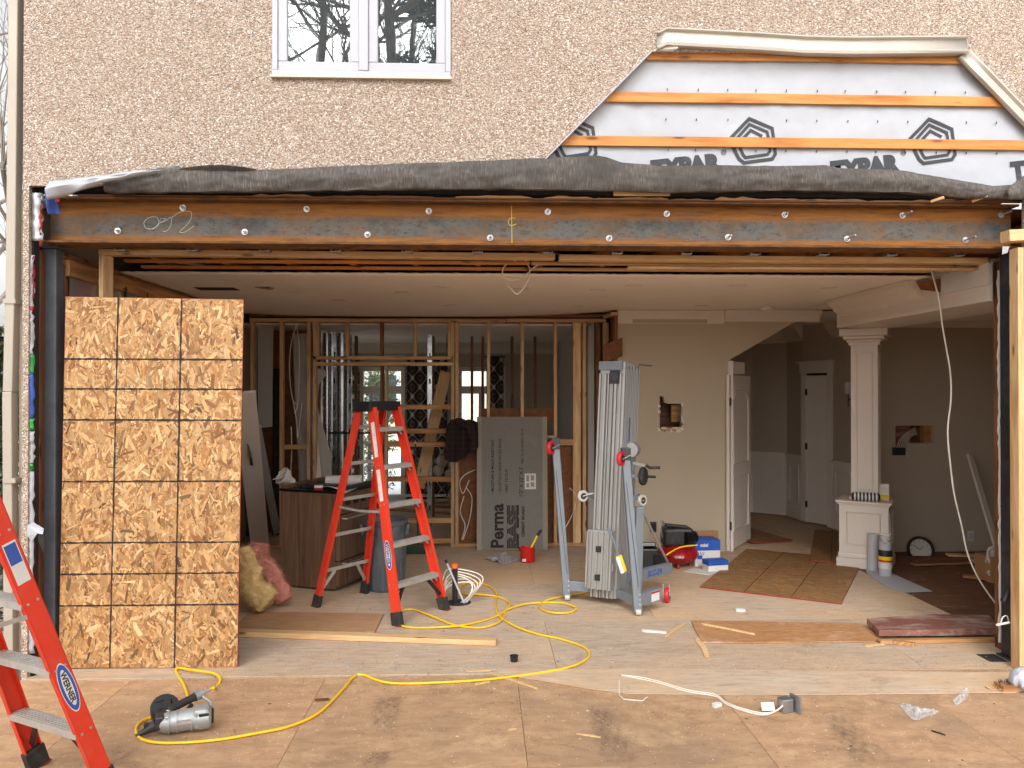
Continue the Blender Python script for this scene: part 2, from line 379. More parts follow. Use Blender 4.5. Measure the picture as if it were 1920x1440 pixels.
K['rust'] = PM('rusty_flange', lin(130, 84, 36), .75, .1, .35, 9, .3, 90, (1, 1, 4), lin(62, 42, 26))
K['zinc'] = PM('zinc_bolt', lin(190, 190, 192), .4, .7, .1); K['galv'] = PM('galvanised', lin(176, 180, 184), .38, .85, .16, 14); K['duct'] = PM('duct_metal', lin(190, 192, 194), .22, 1.0, .08, 6)
K['alum'] = PM('aluminium', lin(166, 165, 162), .40, .5, .05, 5, .03, 50, (3, 3, .6), dirt=.18, dirtcol=lin(140, 132, 124))
K['alstep'] = PM('step_aluminium', lin(196, 192, 186), .45, .5, .15, 9, .1, 60, dirt=.45, dirtcol=lin(150, 138, 124), dscale=8)
K['orange'] = PM('orange_fibreglass', lin(222, 60, 36), .5, 0, .08, 6, .05, 60, dirt=.38, dirtcol=lin(196, 120, 96), dscale=9)
K['black'] = PM('black_plastic', lin(34, 34, 36), .45, 0, .2, 12, .05, 60); K['rubber'] = PM('rubber', lin(44, 42, 40), .8, 0, .2, 14, .1, 60, dirt=.4, dirtcol=lin(120, 104, 92), dscale=9)
K['white'] = PM('white_vinyl', lin(190, 191, 199), .35, 0, .02, 4); K['trim'] = PM('white_trim', lin(222, 213, 203), .5, 0, .03, 3)
K['paper'] = PM('paper', lin(216, 214, 210), .7, 0, .04, 9); K['label'] = PM('worn_label', lin(232, 226, 220), .6, 0, .05, 30, dirt=.5, dirtcol=lin(190, 100, 76), dscale=20)
K['ceiling'] = PM('drywall_ceiling', lin(240, 233, 224), .9, 0, .03, 1.5, .05, 60, dirt=.18, dirtcol=lin(196, 178, 160), dscale=2)
K['beige'] = PM('beige_paint', lin(184, 170, 148), .75, 0, .03, 1.2, .04, 30, dirt=.2, dirtcol=lin(176, 158, 134), dscale=4)
K['taupe'] = PM('taupe_paint', lin(184, 171, 154), .75, 0, .03, 1.2, .04, 30); K['greywall'] = PM('grey_drywall', lin(190, 184, 178), .85, 0, .05, 2)
K['wrapw'] = PM('housewrap', lin(180, 183, 190), .5, 0, .06, 2, .35, 7, dirt=.3, dirtcol=lin(176, 180, 188), dscale=2.4)
K['ink'] = PM('wrap_ink', lin(56, 58, 62), .6, 0, .15, 20); K['wblue'] = PM('blue_print', lin(52, 88, 170), .5); K['wred'] = PM('red_print', lin(176, 40, 50), .5); K['wgreen'] = PM('green_print', lin(58, 160, 84), .5)
K['flash'] = PM('beige_flashing', lin(198, 191, 180), .4, .15, .05, 2, .05, 12, dirt=.3, dirtcol=lin(164, 146, 124), dscale=3)
K['downspout'] = PM('downspout_paint', lin(176, 166, 152), .45, .1, .04, 3, dirt=.2, dirtcol=lin(170, 150, 126))
K['tar'] = PM('tar_paper', lin(42, 40, 40), .85, 0, .3, 10, .2, 40); K['foil'] = PM('foil_paper', lin(186, 188, 190), .4, .6, .15, 6, .3, 14)
K['greyboard'] = PM('cement_board', lin(128, 126, 120), .9, 0, .06, 40, .1, 150, dirt=.25, dirtcol=lin(150, 146, 138), dscale=5); K['boardedge'] = PM('cement_edge', lin(156, 146, 134), .9, 0, .06, 20)
K['bin'] = PM('grey_bin', lin(84, 92, 98), .5, 0, .08, 5, .05, 40, dirt=.45, dirtcol=lin(140, 138, 132), dscale=6)
K['lift'] = PM('lift_grey', lin(126, 134, 142), .45, .2, .06, 5, dirt=.25, dirtcol=lin(110, 112, 114), dscale=8); K['redwheel'] = PM('red_wheel', lin(206, 36, 48), .45); K['tyre'] = PM('wheel_tread', lin(196, 192, 182), .5)
K['blue'] = PM('blue_print2', lin(32, 84, 176), .5); K['yellow'] = PM('yellow_plastic', lin(240, 200, 30), .45); K['hose'] = PM('yellow_hose', lin(246, 200, 16), .4, 0, .06, 5, dirt=.12, dirtcol=lin(170, 130, 30), dscale=12)
K['red'] = PM('red_enamel', lin(160, 22, 28), .28, .1, .06, 4); K['tinred'] = PM('red_tin', lin(206, 34, 30), .4)
K['brownapp'] = PM('filmed_steel', lin(128, 98, 78), .35, .15, .25, 3, .05, 30, (8, 8, .4), lin(96, 66, 52), dirt=.6, dirtcol=lin(164, 140, 112), dscale=4)
K['blackglass'] = PM('black_enamel', lin(24, 24, 26), .2, 0, .1); K['darkmetal'] = PM('dark_metal', lin(70, 70, 72), .45, .6, .2)
K['silver'] = PM('cast_magnesium', lin(170, 174, 174), .48, .55, .1, 9, .1, 60, dirt=.3, dirtcol=lin(110, 108, 104), dscale=14)
K['insyel'] = PM('yellow_fibreglass', lin(244, 220, 160), .95, 0, .22, 22, .8, 55, col2=lin(216, 180, 116)); K['inspink'] = PM('pink_fibreglass', lin(228, 164, 146), .95, 0, .2, 22, .8, 55, col2=lin(194, 122, 106))
K['card'] = PM('cardboard', lin(178, 132, 88), .85, 0, .08, 6); K['cable'] = PM('white_cable', lin(232, 226, 214), .5, 0, .05, 9)
K['pipeblk'] = PM('black_pipe', lin(36, 36, 38), .35); K['orangecap'] = PM('orange_cap', lin(236, 110, 36), .5); K['green'] = PM('green_bristle', lin(48, 150, 76), .6)
K['darkwood'] = WOOD('dark_stained', lin(66, 40, 26), lin(36, 20, 14), knots=False); K['bark'] = PM('bark', lin(156, 144, 134), .9, 0, .3, 9, .8, 26, (1, 1, .35), lin(86, 74, 66)); K['twig'] = PM('twig_bark', lin(136, 124, 116), .9, 0, .2)
K['leaf'] = VCOL('evergreen_leaf', .7, 0); K['ground'] = m_floor('yard_ground', [lin(120, 112, 96), lin(140, 132, 114), lin(160, 152, 136), lin(196, 196, 200)], (1, 1, 1), lin(236, 238, 244), lin(90, 80, 66), .6, .9, False)
K['snow'] = PM('snow', lin(240, 243, 250), .8, 0, .04, 2, .2, 6); K['pane_dark'] = PM('dark_pane', lin(48, 54, 60), .08)
K['plastic'] = PM('white_plastic', lin(222, 218, 210), .4, 0, .04, 8); K['tinfoil'] = PM('crumpled_foil', lin(200, 200, 202), .3, .45, .1, 20, .5, 30)
K['dust'] = VCOL('chips', .85, 0); K['yellowchalk'] = PM('yellow_crayon', lin(232, 210, 60), .8); K['chalk'] = PM('white_chalk', lin(206, 204, 196), .9)

def m_residue():
    t = NT('tar_residue'); c = t.coord((1, 1, 1), False); tr = t.new('BsdfTransparent'); at = t.new('Attribute'); at.attribute_name = 'Col'
    t.out(t.ramp(t.noise(c, 20, 6, .7), [(.3, lin(84, 76, 68)), (.7, lin(124, 108, 94))]), .9)
    f = t.ramp(t.noise(t.coord((2.0, .8, 1), False), 6, 10, .85, .4), [(.40, 0.0), (.66, .55)]); f = t.mix(1, f, at.outputs['Color'], 'MULTIPLY'); mx = t.new('MixShader'); t.link(f, mx.inputs[0])
    t.link(tr.outputs[0], mx.inputs[1]); t.link(t.p.outputs[0], mx.inputs[2]); t.link(mx.outputs[0], t.n['Material Output'].inputs['Surface']); return t.mat
K['residue'] = m_residue(); K['dkgreen'] = PM('dark_green', lin(34, 58, 42), .45)
# ================================================================ ground, deck, subfloor
YF = 5.20                       # outer face of the stucco
def slab(name, p0, p1, mat, parent=None, kind='structure', **kw):
    return MB().bb(p0, p1).build(name, mat, parent, kind=kind, **kw)
slab('ground', (-70, -60, -.62), (70, 90, -.42), K['ground'])
# dark cavity slab under the boards keeps joints from glowing
dk = slab('deck', (-3.6, -3.0, -.14), (5.6, 5.165, -.012), K['deck'])
seams = [-3.6, -2.22, -1.0, .22, 1.44, 2.66, 3.88, 5.6]; rows = [-3.0, -1.2, 1.24, 3.08, 3.68, 5.16]
for i in range(len(seams) - 1):
    ys = [r + (.0 if i % 2 else -.35) for r in rows]; ys[0] = -3.0; ys[-1] = 5.16; ys[-2] = 3.9 if i % 2 else 3.3
    for j in range(len(ys) - 1):
        if ys[j + 1] - ys[j] < .1: continue
        MB().bb((seams[i] + .0015, ys[j] + .0015, -.010), (seams[i + 1] - .0015, ys[j + 1] - .0015, -random.uniform(.0, .0015))).build('plywood_sheet', K['deck'], dk)
fl = slab('floor', (-2.95, 5.166, -.14), (6.4, 13.3, -.02), K['floor'])
for x0, x1 in ((-2.9, -1.7), (-1.7, -.35), (-.35, .1)):
    MB().bb((x0 + .002, 5.17, -.001), (x1 - .002, 5.225, .010 + random.uniform(-.002, .002))).build('threshold_board', K['threshold'], fl, bevel=.002)
MB().prism([atz(x, y, .003) for x, y in ((860, 1255), (960, 1268), (1030, 1279), (1100, 1291), (1175, 1301), (1400, 1304), (1650, 1302), (1905, 1299), (1905, 1262), (1300, 1256))], (0, 0, .004)).build('threshold_board', K['floor'], fl)
yy = [5.168, 6.34, 7.56, 8.78, 10.0, 11.22, 13.2]
for j in range(len(yy) - 1):
    xs = [-2.9] + [x + (.9 if j % 2 else 0) for x in (-1.95, .49, 2.93)] + [3.84]; xs = [x for x in xs if x <= 3.84]
    xs = sorted(set(xs))
    for i in range(len(xs) - 1):
        if xs[i + 1] - xs[i] < .02: continue
        MB().bb((xs[i] + .0015, yy[j] + .0015, -.018), (xs[i + 1] - .0015, yy[j + 1] - .0015, -.0005 - random.random() * .001)).build('plywood_sheet', K['floor'], fl)
for j in range(3):
    MB().bb((3.842, 5.46 + j * 1.22, -.018), (6.3, 5.46 + (j + 1) * 1.22 - .002, -.003)).build('underlay_sheet', K['brownfloor'], fl)

for pts in (((700, 1300), (765, 1296), (745, 1376), (690, 1376)), ((1095, 1312), (1140, 1318), (1215, 1440), (1120, 1440)), ((1528, 1330), (1580, 1322), (1700, 1440), (1600, 1440)), ((220, 1390), (270, 1398), (230, 1440), (170, 1440)), ((690, 1405), (740, 1405), (720, 1460), (660, 1460))):
    c_ = [atz(x, y, .0014) for x, y in pts]; mb = MB(); N_ = 14
    for i in range(N_):
        for j in range(N_):
            q = lambda u, v: c_[0].lerp(c_[1], u).lerp(c_[3].lerp(c_[2], u), v)
            k = min(1, 4.5 * min((i + .5) / N_, 1 - (i + .5) / N_)) * min(1, 5 * min((j + .5) / N_, 1 - (j + .5) / N_)); k *= .75 + .25 * math.sin(i * 1.7 + j * 2.3)
            mb.add([q(i / N_, j / N_), q((i + 1) / N_, j / N_), q((i + 1) / N_, (j + 1) / N_), q(i / N_, (j + 1) / N_)], [(0, 1, 2, 3)], 0, False, (k, k, k, 1))
    mb.build('tar_residue', K['residue'], dk)
# ================================================================ house shell
house = thing('house', 'pebble-dashed pink stucco house front opened up for renovation', 'house', (0, YF, 0))
def fp(x, y, Y=YF): return aty(x, y, Y)
ztop = 6.6; xl = fp(43, 400).x; xr = 6.6; head = fp(500, 352).z; head2 = fp(500, 328).z
cutL, cutT1, cutT2 = fp(1022, 300), fp(1222, 97), fp(1806, 97); cutR = fp(2010, 312)
jl = fp(53, 700).x; jr = 3.62
outer = [V((xl, YF, -.3)), V((xl, YF, ztop)), V((xr, YF, ztop)), V((xr, YF, -.3)), V((jr, YF, -.3)), V((jr, YF, 3.1)), V((cutR.x, YF, 3.1)), cutR, cutT2, cutT1, cutL, V((cutL.x, YF, head2)), V((fp(300, 352).x, YF, head2)), V((fp(170, 352).x, YF, head)), V((jl, YF, head)), V((jl, YF, -.3))]
w0, w1 = fp(510, 145), fp(846, 145); wz0 = w0.z; wz1 = wz0 + 1.05
hole = [V((w0.x, YF, wz0)), V((w1.x, YF, wz0)), V((w1.x, YF, wz1)), V((w0.x, YF, wz1))]
MB().prism(outer, (0, .034, 0), 0, [hole]).build('stucco_wall', K['stucco'], house)
# sheathing, housewrap
MB().bb((xl + .02, 5.285, 3.13), (xr, 5.40, ztop)).build('sheathing', K['tar'], house)
def wrapy(x, z):
    return 5.256 + .007 * noise.noise(V((x * 2.2, z * 7, 3))) + .006 * noise.noise(V((x * 9 + z * 4, z * 5, 1))) + .0016 * noise.noise(V((x * 22, z * 22, 5)))
wx0, wx1, wz_0, wz_1 = .1, 4.6, 3.17, 4.2
MB().grid(lambda u, v: V((wx0 + (wx1 - wx0) * u, wrapy(wx0 + (wx1 - wx0) * u, wz_0 + (wz_1 - wz_0) * v), wz_0 + (wz_1 - wz_0) * v)), 200, 60).build('housewrap', K['wrapw'], house, label='white housewrap sheet printed with black logos')
def drape(p, off=.005): return V((p.x, wrapy(p.x, p.z) - off, p.z))
def stroke(mb, pts, w, closed=False):
    """a mitred ribbon of points in the facade plane, laid on the wrap"""
    pts = [V(p) for p in pts]; k = len(pts); L, Rr = [], []
    for i, p in enumerate(pts):
        a = pts[(i - 1) % k] if closed or i else None; b = pts[(i + 1) % k] if closed or i < k - 1 else None
        d1 = (p - a).normalized() if a is not None else (b - p).normalized(); d2 = (b - p).normalized() if b is not None else d1
        n1 = V((-d1.z, 0, d1.x)); n2 = V((-d2.z, 0, d2.x)); n = (n1 + n2).normalized(); n *= w / 2 / max(.4, n.dot(n1)); L.append(p + n); Rr.append(p - n)
    segs = k if closed else k - 1
    for i in range(segs):
        j = (i + 1) % k; ns = max(1, int((pts[j] - pts[i]).length / .02))
        vs_ = []
        for t in range(ns + 1):
            vs_ += [drape(L[i].lerp(L[j], t / ns)), drape(Rr[i].lerp(Rr[j], t / ns))]
        mb.add(vs_, [(2 * t, 2 * t + 1, 2 * t + 3, 2 * t + 2) for t in range(ns)])
Lo = [(318, 893), (345, 915), (505, 893), (522, 866), (503, 722), (375, 667), (262, 785)]
Lm = [(341, 872), (353, 886), (478, 868), (492, 848), (475, 742), (377, 698), (300, 785)]
Li = [(352, 790), (340, 778), (384, 732), (447, 766)]
for k in (-1, 0, 1, 2):
    mb = MB(); q = lambda a: fp(1280 + (a[0] + k * 1010) / 3, a[1] / 3 + k * 1.2, 5.252)
    stroke(mb, [q(a) for a in Lo], .022, True); stroke(mb, [q(a) for a in Lm], .0195, True); stroke(mb, [q(a) for a in Li], .0195)
    mb.build('house_logo', K['ink'], house, fixn=False)
    o_ = fp(1225 + k * 337, 333 + k * 1.2, 5.252); e_ = fp(1362 + k * 337, 318 + k * 1.2, 5.252)
    text('wrap_lettering', 'TYPAR', .155, K['ink'], M4(o_, (e_ - o_), (.14, 0, 1)), house, bold=.011, width=.475, fn=drape, extr=0)
    text('wrap_lettering', '®', .05, K['ink'], M4(fp(1352 + k * 337, 291 + k * 1.2, 5.252), (1, 0, .1), (0, 0, 1)), house, fn=drape, extr=0)
mb = MB()
for row, y in enumerate((113, 168, 224, 281)):
    for i in range(13):
        p = fp(1250 + i * 56.2 + random.uniform(-3, 3), y + i * .6, 5.25); mb.box(p + V((0, -.004, 0)), (.005, .004, .015))
mb.build('staple', K['ink'], house, kind='stuff')
for ya, yb, x0, x1, yL, yR in ((0, 0, 1212, 1822, 103, 111), (0, 0, 1128, 1905, 182, 192), (0, 0, 1042, 2000, 264, 274)):
    a, b = fp(x0, yL, 5.238), fp(x1, yR, 5.238); board('wood_strap', a, b, .019, .066, K['strap'], house, warp=.002)
# flashings
def bent(name, pts_top, prof, label):
    mb = MB(); n = len(prof)
    vs_ = [p + V(o) for p in pts_top for o in prof]
    mb.add(vs_, [(i * n + j, i * n + j + 1, (i + 1) * n + j + 1, (i + 1) * n + j) for i in range(len(pts_top) - 1) for j in range(n - 1)], 0, True)
    return mb.build(name, K['flash'], house, label=label, solid=.0016, angle=25)
top = [fp(x, y, YF - .012) for x, y in ((1232, 60), (1250, 51), (1330, 55), (1420, 60), (1510, 66), (1600, 68), (1700, 67), (1812, 66))]
bent('flashing', top, [(0, .012, .0), (0, -.004, -.002), (-.002, -.03, -.022), (-.004, -.006, -.03), (-.006, -.010, -.096), (-.006, -.034, -.112), (-.006, -.03, -.128), (-.006, .02, -.131)], 'dented beige metal flashing above the bare housewrap')
dg = [fp(x, y, YF - .010) for x, y in ((1808, 98), (1850, 141), (1910, 203), (2010, 306))]
bent('flashing', dg, [(.05, .01, .02), (.03, -.02, .01), (.022, -.022, .002), (.012, -.004, -.006), (-.03, -.008, -.030), (-.036, .02, -.034)], 'narrow diagonal beige metal flashing')
MB().prism([fp(1222, 96, 5.19), fp(1262, 72, 5.17), fp(1272, 90, 5.165), fp(1262, 96, 5.18)], (0, .003, 0)).build('bent_flap', K['flash'], house)
MB().bar(cutL + V((0, -.002, 0)), cutT1 + V((0, -.002, 0)), .006, .045, (0, 1, 0)).build('stop_bead', K['white'], house)
# upstairs window
fm = MB(); yb = YF - .012
def rect_frame(mb, x0, x1, z0, z1, w, ya, yb_, m=0):
    mb.bb((x0, ya, z0), (x1, yb_, z0 + w), m); mb.bb((x0, ya, z1 - w), (x1, yb_, z1), m)
    mb.bb((x0, ya, z0 + w), (x0 + w, yb_, z1 - w), m); mb.bb((x1 - w, ya, z0 + w), (x1, yb_, z1 - w), m)
rect_frame(fm, w0.x + .002, w1.x - .002, wz0 + .012, wz1, .035, yb, YF + .09)
mid = (fp(682, 100).x); fm.bb((mid - .03, yb - .004, wz0 + .047), (mid + .03, YF + .088, wz1 - .035))
window = fm.build('window', K['white'], house, bevel=.004)
MB().bb((w0.x - .004, YF - .03, wz0 - .006), (w1.x + .004, YF + .06, wz0 + .010)).build('sill', K['flash'], window)
for x0, x1 in ((w0.x + .037, mid - .03), (mid + .03, w1.x - .037)):
    sm_ = MB(); rect_frame(sm_, x0, x1, wz0 + .047, wz1 - .035, .06, yb + .012, YF + .06); sm_.build('sash', K['white'], window, bevel=.006)
    MB().bb((x0 + .05, YF + .02, wz0 + .10), (x1 - .05, YF + .034, wz1 - .09)).build('pane', K['wglass'], window)
# downspout at the house corner
ds = thing('downspout', 'beige metal downspout on the stucco house corner', 'downspout', (fp(30, 900).x, YF, -.3))
for (xa, ya), (xb, yb2) in (((42, -330), (33, 566)), ((32, 566), (28, 735)), ((27, 735), (30, 1290))):
    a, b = fp(xa - 8, ya, 5.235), fp(xb - 8, yb2, 5.235); MB().bar(a, b, .076, .06, (1, 0, 0)).build('pipe_section', K['downspout'], ds, bevel=.006)
for y in (566, 900): MB().box(fp(25, y, 5.235), (.078, .094, .03)).build('pipe_strap', K['downspout'], ds)
# left jamb: torn layers beside the steel column
jamb = thing('torn_jamb', 'torn layered wall edge with tar paper beside grey steel column', 'wall edge', (xl + .1, 5.3, 0))
MB().bb((jl - .03, 5.237, -.02), (jl + .010, 5.30, head)).build('tar_paper', K['tar'], jamb)
def ragged(name, x0, x1, y0, y1, Y, mat, n=26, amp=5, seed=0, tilt=0.0):
    vs_ = []; random.seed(seed)
    for i in range(n + 1):
        y = y0 + (y1 - y0) * i / n; a = fp(x0 + random.uniform(-amp * .3, amp * .3), y, Y); b = fp(x1 + random.uniform(-amp, amp), y, Y)
        a.y += random.uniform(-.004, .004); b.y += random.uniform(-.014, .010) - tilt
        vs_ += [a, a.lerp(b, .5) + V((0, -.008, 0)), b]
    mb = MB(); mb.add(vs_, [(3 * i + j, 3 * i + j + 1, 3 * i + j + 4, 3 * i + j + 3) for i in range(n) for j in range(2)], 0, True)
    return mb.build(name, mat, jamb, solid=.002)
ragged('foil_paper', 57, 79, 362, 452, 5.228, K['foil'], 14, 3, 3)
ragged('wrap_strip', 54, 63, 478, 664, 5.226, K['wrapw'], 24, 2, 5)
ragged('red_band', 54, 63, 571, 586, 5.2245, K['wred'], 3, 1, 5); ragged('green_band', 53, 64, 665, 700, 5.226, K['wgreen'], 5, 2, 6)
ragged('blue_band', 52, 65, 701, 784, 5.226, K['wblue'], 8, 2, 7); ragged('green_band', 52, 64, 785, 808, 5.226, K['wgreen'], 4, 2, 8)
ragged('wrap_strip', 51, 65, 809, 868, 5.226, K['wrapw'], 10, 2, 9); ragged('green_band', 51, 63, 869, 883, 5.226, K['wgreen'], 3, 2, 10)
ragged('wrap_strip', 50, 64, 884, 1225, 5.226, K['wrapw'], 30, 2, 11)
ragged('red_tatter', 74, 79, 386, 462, 5.231, K['wred'], 14, 3, 12); ragged('red_tatter', 62, 65, 480, 560, 5.229, K['wred'], 14, 2, 13)
MB().prism([fp(51, 985, 5.2), fp(62, 980, 5.17), fp(82, 992, 5.12), fp(80, 1002, 5.11), fp(70, 1000, 5.13), fp(60, 1015, 5.19), fp(51, 1005, 5.2)], (0, .003, .002)).build('curled_flap', K['wrapw'], jamb)
MB().prism([fp(80, 992, 5.12), fp(84, 1010, 5.13), fp(82, 1038, 5.15), fp(72, 1015, 5.14), fp(70, 1000, 5.135)], (0, .004, 0)).build('curled_flap', K['tar'], jamb)
board('jamb_stud', (jl - .012, 5.35, 0), (jl - .012, 5.35, 2.75), .038, .06, K['dark'], jamb, up=(0, 1, 0))
# peeled print flap hanging off the corner
MB().grid(lambda u, v: fp(84 + 22 * u + 6 * v * v, 352 + 50 * v, 5.17 - .03 * math.sin(v * 4 + u)) + V((0, -.01 * math.sin(u * 6), 0)), 8, 12).build('wrap_tatter', K['wblue'], jamb, label='crumpled blue printed housewrap scrap hanging at corner', solid=.002)
MB().grid(lambda u, v: fp(103 + 9 * u, 353 + 26 * v, 5.155 - .01 * math.sin(v * 5)), 4, 8).build('wrap_tatter', K['wred'], jamb, solid=.002)

# ================================================================ peeled membrane over the beam
topP = [(108, 346), (180, 337), (250, 327), (330, 316), (420, 311), (480, 320), (560, 317), (700, 310), (900, 303), (1030, 297), (1120, 293), (1135, 296), (1165, 306), (1240, 312), (1350, 311), (1440, 313), (1545, 311), (1570, 316), (1690, 321), (1800, 340), (1860, 350), (1930, 345), (2010, 340)]
botP = [(108, 382), (150, 374), (200, 362), (330, 361), (480, 360), (700, 357), (900, 355), (1040, 357), (1150, 359), (1260, 362), (1440, 358), (1560, 359), (1700, 362), (1830, 374), (1930, 374), (2010, 376)]
def itp(P, x):
    for (a, ya), (b, yb_) in zip(P, P[1:]):
        if a <= x <= b: return ya + (yb_ - ya) * (x - a) / (b - a)
    return P[-1][1]
def memb(x0, x1, nu, roll, wav):
    def fn(u, v):
        x = x0 + (x1 - x0) * u; yt, yb_ = itp(topP, x), itp(botP, x); nz = noise.noise(V((x * .02, v * 2, 0)))
        if v < .78:
            t = v / .78; Y = YF - .012 - roll * math.sin(t * math.pi * .92) ** .8 * (1 + .3 * nz); y = yt + (yb_ - yt) * (t ** 1.1)
        else:
            t = (v - .78) / .22; Y = YF - .02 + .09 * t - roll * .25 * (1 - t); y = yb_ - 4 * t
        p = fp(x, y + wav * 2.0 * noise.noise(V((x * .03, v * 3, 9))) * min(1, v * 4), YF); s_ = V((p.x, 0, p.z)); 
        return V((s_.x, Y + .010 * noise.noise(V((x * .045 + v * 2, v * 5, 4))) + .005 * noise.noise(V((x * .16, v * 9, 7))) - .012 * max(0, noise.noise(V((x * .012, v * 3 + x * .01, 8)))), s_.z))
    return fn
mem = thing('roof_membrane', 'grey-black peeled waterproof membrane rolled above the steel beam', 'membrane', (.4, YF, 3.13))
MB().grid(memb(200, 2008, 260, .038, 1), 300, 24).build('membrane_roll', K['membrane'], mem, solid=.003)
MB().grid(lambda u, v: (lambda x: fp(x, itp(topP, x) + 2 + (itp([(108, 380), (135, 374), (200, 350), (270, 332), (345, 317)], x) - itp(topP, x)) * v, YF) + V((0, -.10 - .05 * math.sin(v * 3) * (1 - u) + .02 * noise.noise(V((x * .04, v * 3, 2))) + .03 * u, 0)))(108 + 237 * u), 40, 8).build('wrap_flap', K['wrapw'], mem, label='white curled underside of the membrane end', solid=.003)
MB().grid(lambda u, v: fp(330 + 150 * u, 317 - 8 * math.sin(u * 3.1) + (v) * (12 * math.sin(u * 3.1) + 2), YF - .03 - .05 * math.sin(u * 3.1) * (1 - v)), 24, 5).build('membrane_fold', K['membrane'], mem, solid=.003)
MB().grid(lambda u, v: fp(1890 + 60 * u, 352 - 45 * u * (1 - v) + 22 * v, YF - .09 - .03 * math.sin(v * 3)), 10, 10).build('membrane_fold', K['membrane'], mem, solid=.004)
# ragged sheathing edge on top of the beam
rag = thing('splintered_edge', 'splintered wood sheathing edge lying along the top of the steel beam', 'sheathing', (.3, 5.3, 3.1))
MB().bb((-2.62, 5.262, 3.093), (3.5, 5.40, 3.10)).build('plate_liner', K['dark'], rag)
random.seed(5); x = -1.5
while x < 3.4:
    L = random.uniform(.12, .55); h = random.choice((.008, .012, .016, .022)); z = 3.1005
    p = V((x, 5.26 + random.uniform(-.006, .01), z)); q = p + V((L, random.uniform(-.006, .006), 0)); n = 7; vs_ = []
    for i in range(n + 1):
        t = i / n; c = p.lerp(q, t); hh = h * random.uniform(.35, 1.1) * (0.3 if i in (0, n) else 1); vs_ += [c, c + V((0, 0, hh)), c + V((0, .03, hh)), c + V((0, .03, 0))]
    mb = MB().add(vs_, [(4 * i + j, 4 * i + (j + 1) % 4, 4 * i + 4 + (j + 1) % 4, 4 * i + 4 + j) for i in range(n) for j in range(4)] + [(0, 1, 2, 3), (4 * n + 3, 4 * n + 2, 4 * n + 1, 4 * n)])
    mb.build('splinter', random.choice((K['dark'], K['dark'], K['pine_old'], K['card'])), rag); x += L * random.uniform(.5, 1.3)
board('splinter', fp(1150, 363, 5.24), fp(1256, 363, 5.24), .02, .03, K['pine'], rag)
for a, b in (((1745, 378), (1770, 370)), ((1822, 378), (1852, 366))): board('splinter', fp(*a, 5.22), fp(*b, 5.16), .012, .018, K['scrap'], rag)

# ================================================================ steel beam, columns
beam = thing('steel_beam', 'long rusty steel beam spanning the opening with two rows of bolts', 'steel beam', (.3, 5.37, 2.79))
bx0, bx1 = fp(80, 420, 5.27).x, fp(1912, 420, 5.27).x
MB().bb((bx0, 5.362, 2.806), (bx1, 5.378, 3.076)).build('web', K['web'], beam)
MB().bb((bx0, 5.27, 2.79), (bx1, 5.47, 2.806)).build('flange', K['rust'], beam, bevel=.003); MB().bb((bx0, 5.27, 3.076), (bx1, 5.47, 3.092)).build('flange', K['rust'], beam, bevel=.003)
up = [(343, 390), (575, 392), (804, 396), (1027, 397), (1250, 401), (1471, 403), (1692, 404), (1877, 403)]; lo = [(221, 433), (459, 435), (689, 440), (919, 446), (1142, 447), (1365, 445), (1588, 448), (1810, 450)]
for i, (x, y) in enumerate(up + lo):
    p = fp(x, y, 5.362); mb = MB(); mb.cyl(p, p + V((0, -.004, 0)), .021, n=20); mb.cyl(p + V((0, -.004, 0)), p + V((0, -.018, 0)), .0125, n=6)
    L = .035 + (.05 if i in (7, 14, 15, 6) else random.uniform(0, .02)); mb.cyl(p + V((0, -.018, 0)), p + V((0.3 * (L - .02), -L, 0.12 * L)), .007, n=10); mb.build('bolt', K['zinc'], beam)
def scrib(name, pts, r, mat, Y=5.3605, smooth=True, parent=None):
    P = [fp(x, y, Y) for x, y in pts]; MB().tube(spline(P, 8) if smooth else P, r, 5).build(name, mat, parent or beam)
z1 = lambda L: [(a / 3, b / 3) for a, b in L]
scrib('chalk_mark', z1([(860, 1290), (890, 1260), (885, 1225), (845, 1222), (810, 1250), (825, 1285), (870, 1282), (905, 1250), (935, 1232), (905, 1230), (902, 1252), (935, 1240), (962, 1222), (960, 1270), (935, 1300), (915, 1300)]), .0016, K['chalk'])
scrib('chalk_mark', z1([(965, 1225), (1010, 1195), (1060, 1188), (1078, 1198), (1070, 1240), (1035, 1280), (1010, 1305), (1040, 1305), (1090, 1272)]), .0016, K['chalk'])
scrib('centre_mark', [(959, 384), (960, 456)], .0022, K['yellowchalk'], smooth=False)
scrib('centre_mark', z1([(2885, 1258), (2860, 1270), (2858, 1240), (2890, 1230)]) and [(968, 420), (958, 423), (953, 417), (957, 409), (966, 409)], .0018, K['yellowchalk'])
def column(x0, x1, label, mat, y1=5.45, y0=5.29):
    c = thing('steel_column', label, 'steel column', ((x0 + x1) / 2, 5.37, 0))
    MB().bb((x0, y0, .012), (x1, y1, 2.772)).build('tube', mat, c, bevel=.008); MB().bb((x0 - .012, y0 - .015, 2.773), (x1 + .012, y1 + .01, 2.789)).build('cap_plate', mat, c); MB().bb((x0 - .02, y0 - .02, .0), (x1 + .02, y1 + .02, .012)).build('base_plate', mat, c); return c
column(fp(75, 800, 5.385).x, fp(104, 800, 5.385).x, 'scuffed grey painted steel column beside leaning strand board', K['steelgrey'], 5.495, 5.385)
column(fp(1898, 800, 5.29).x, fp(1935, 800, 5.29).x, 'black primed steel column behind the raw lumber post', K['blacksteel'], 5.42)
post = thing('lumber_post', 'raw pale lumber post at the right side of the opening', 'post', (fp(1905, 1250, 5.2).x, 5.2, 0))
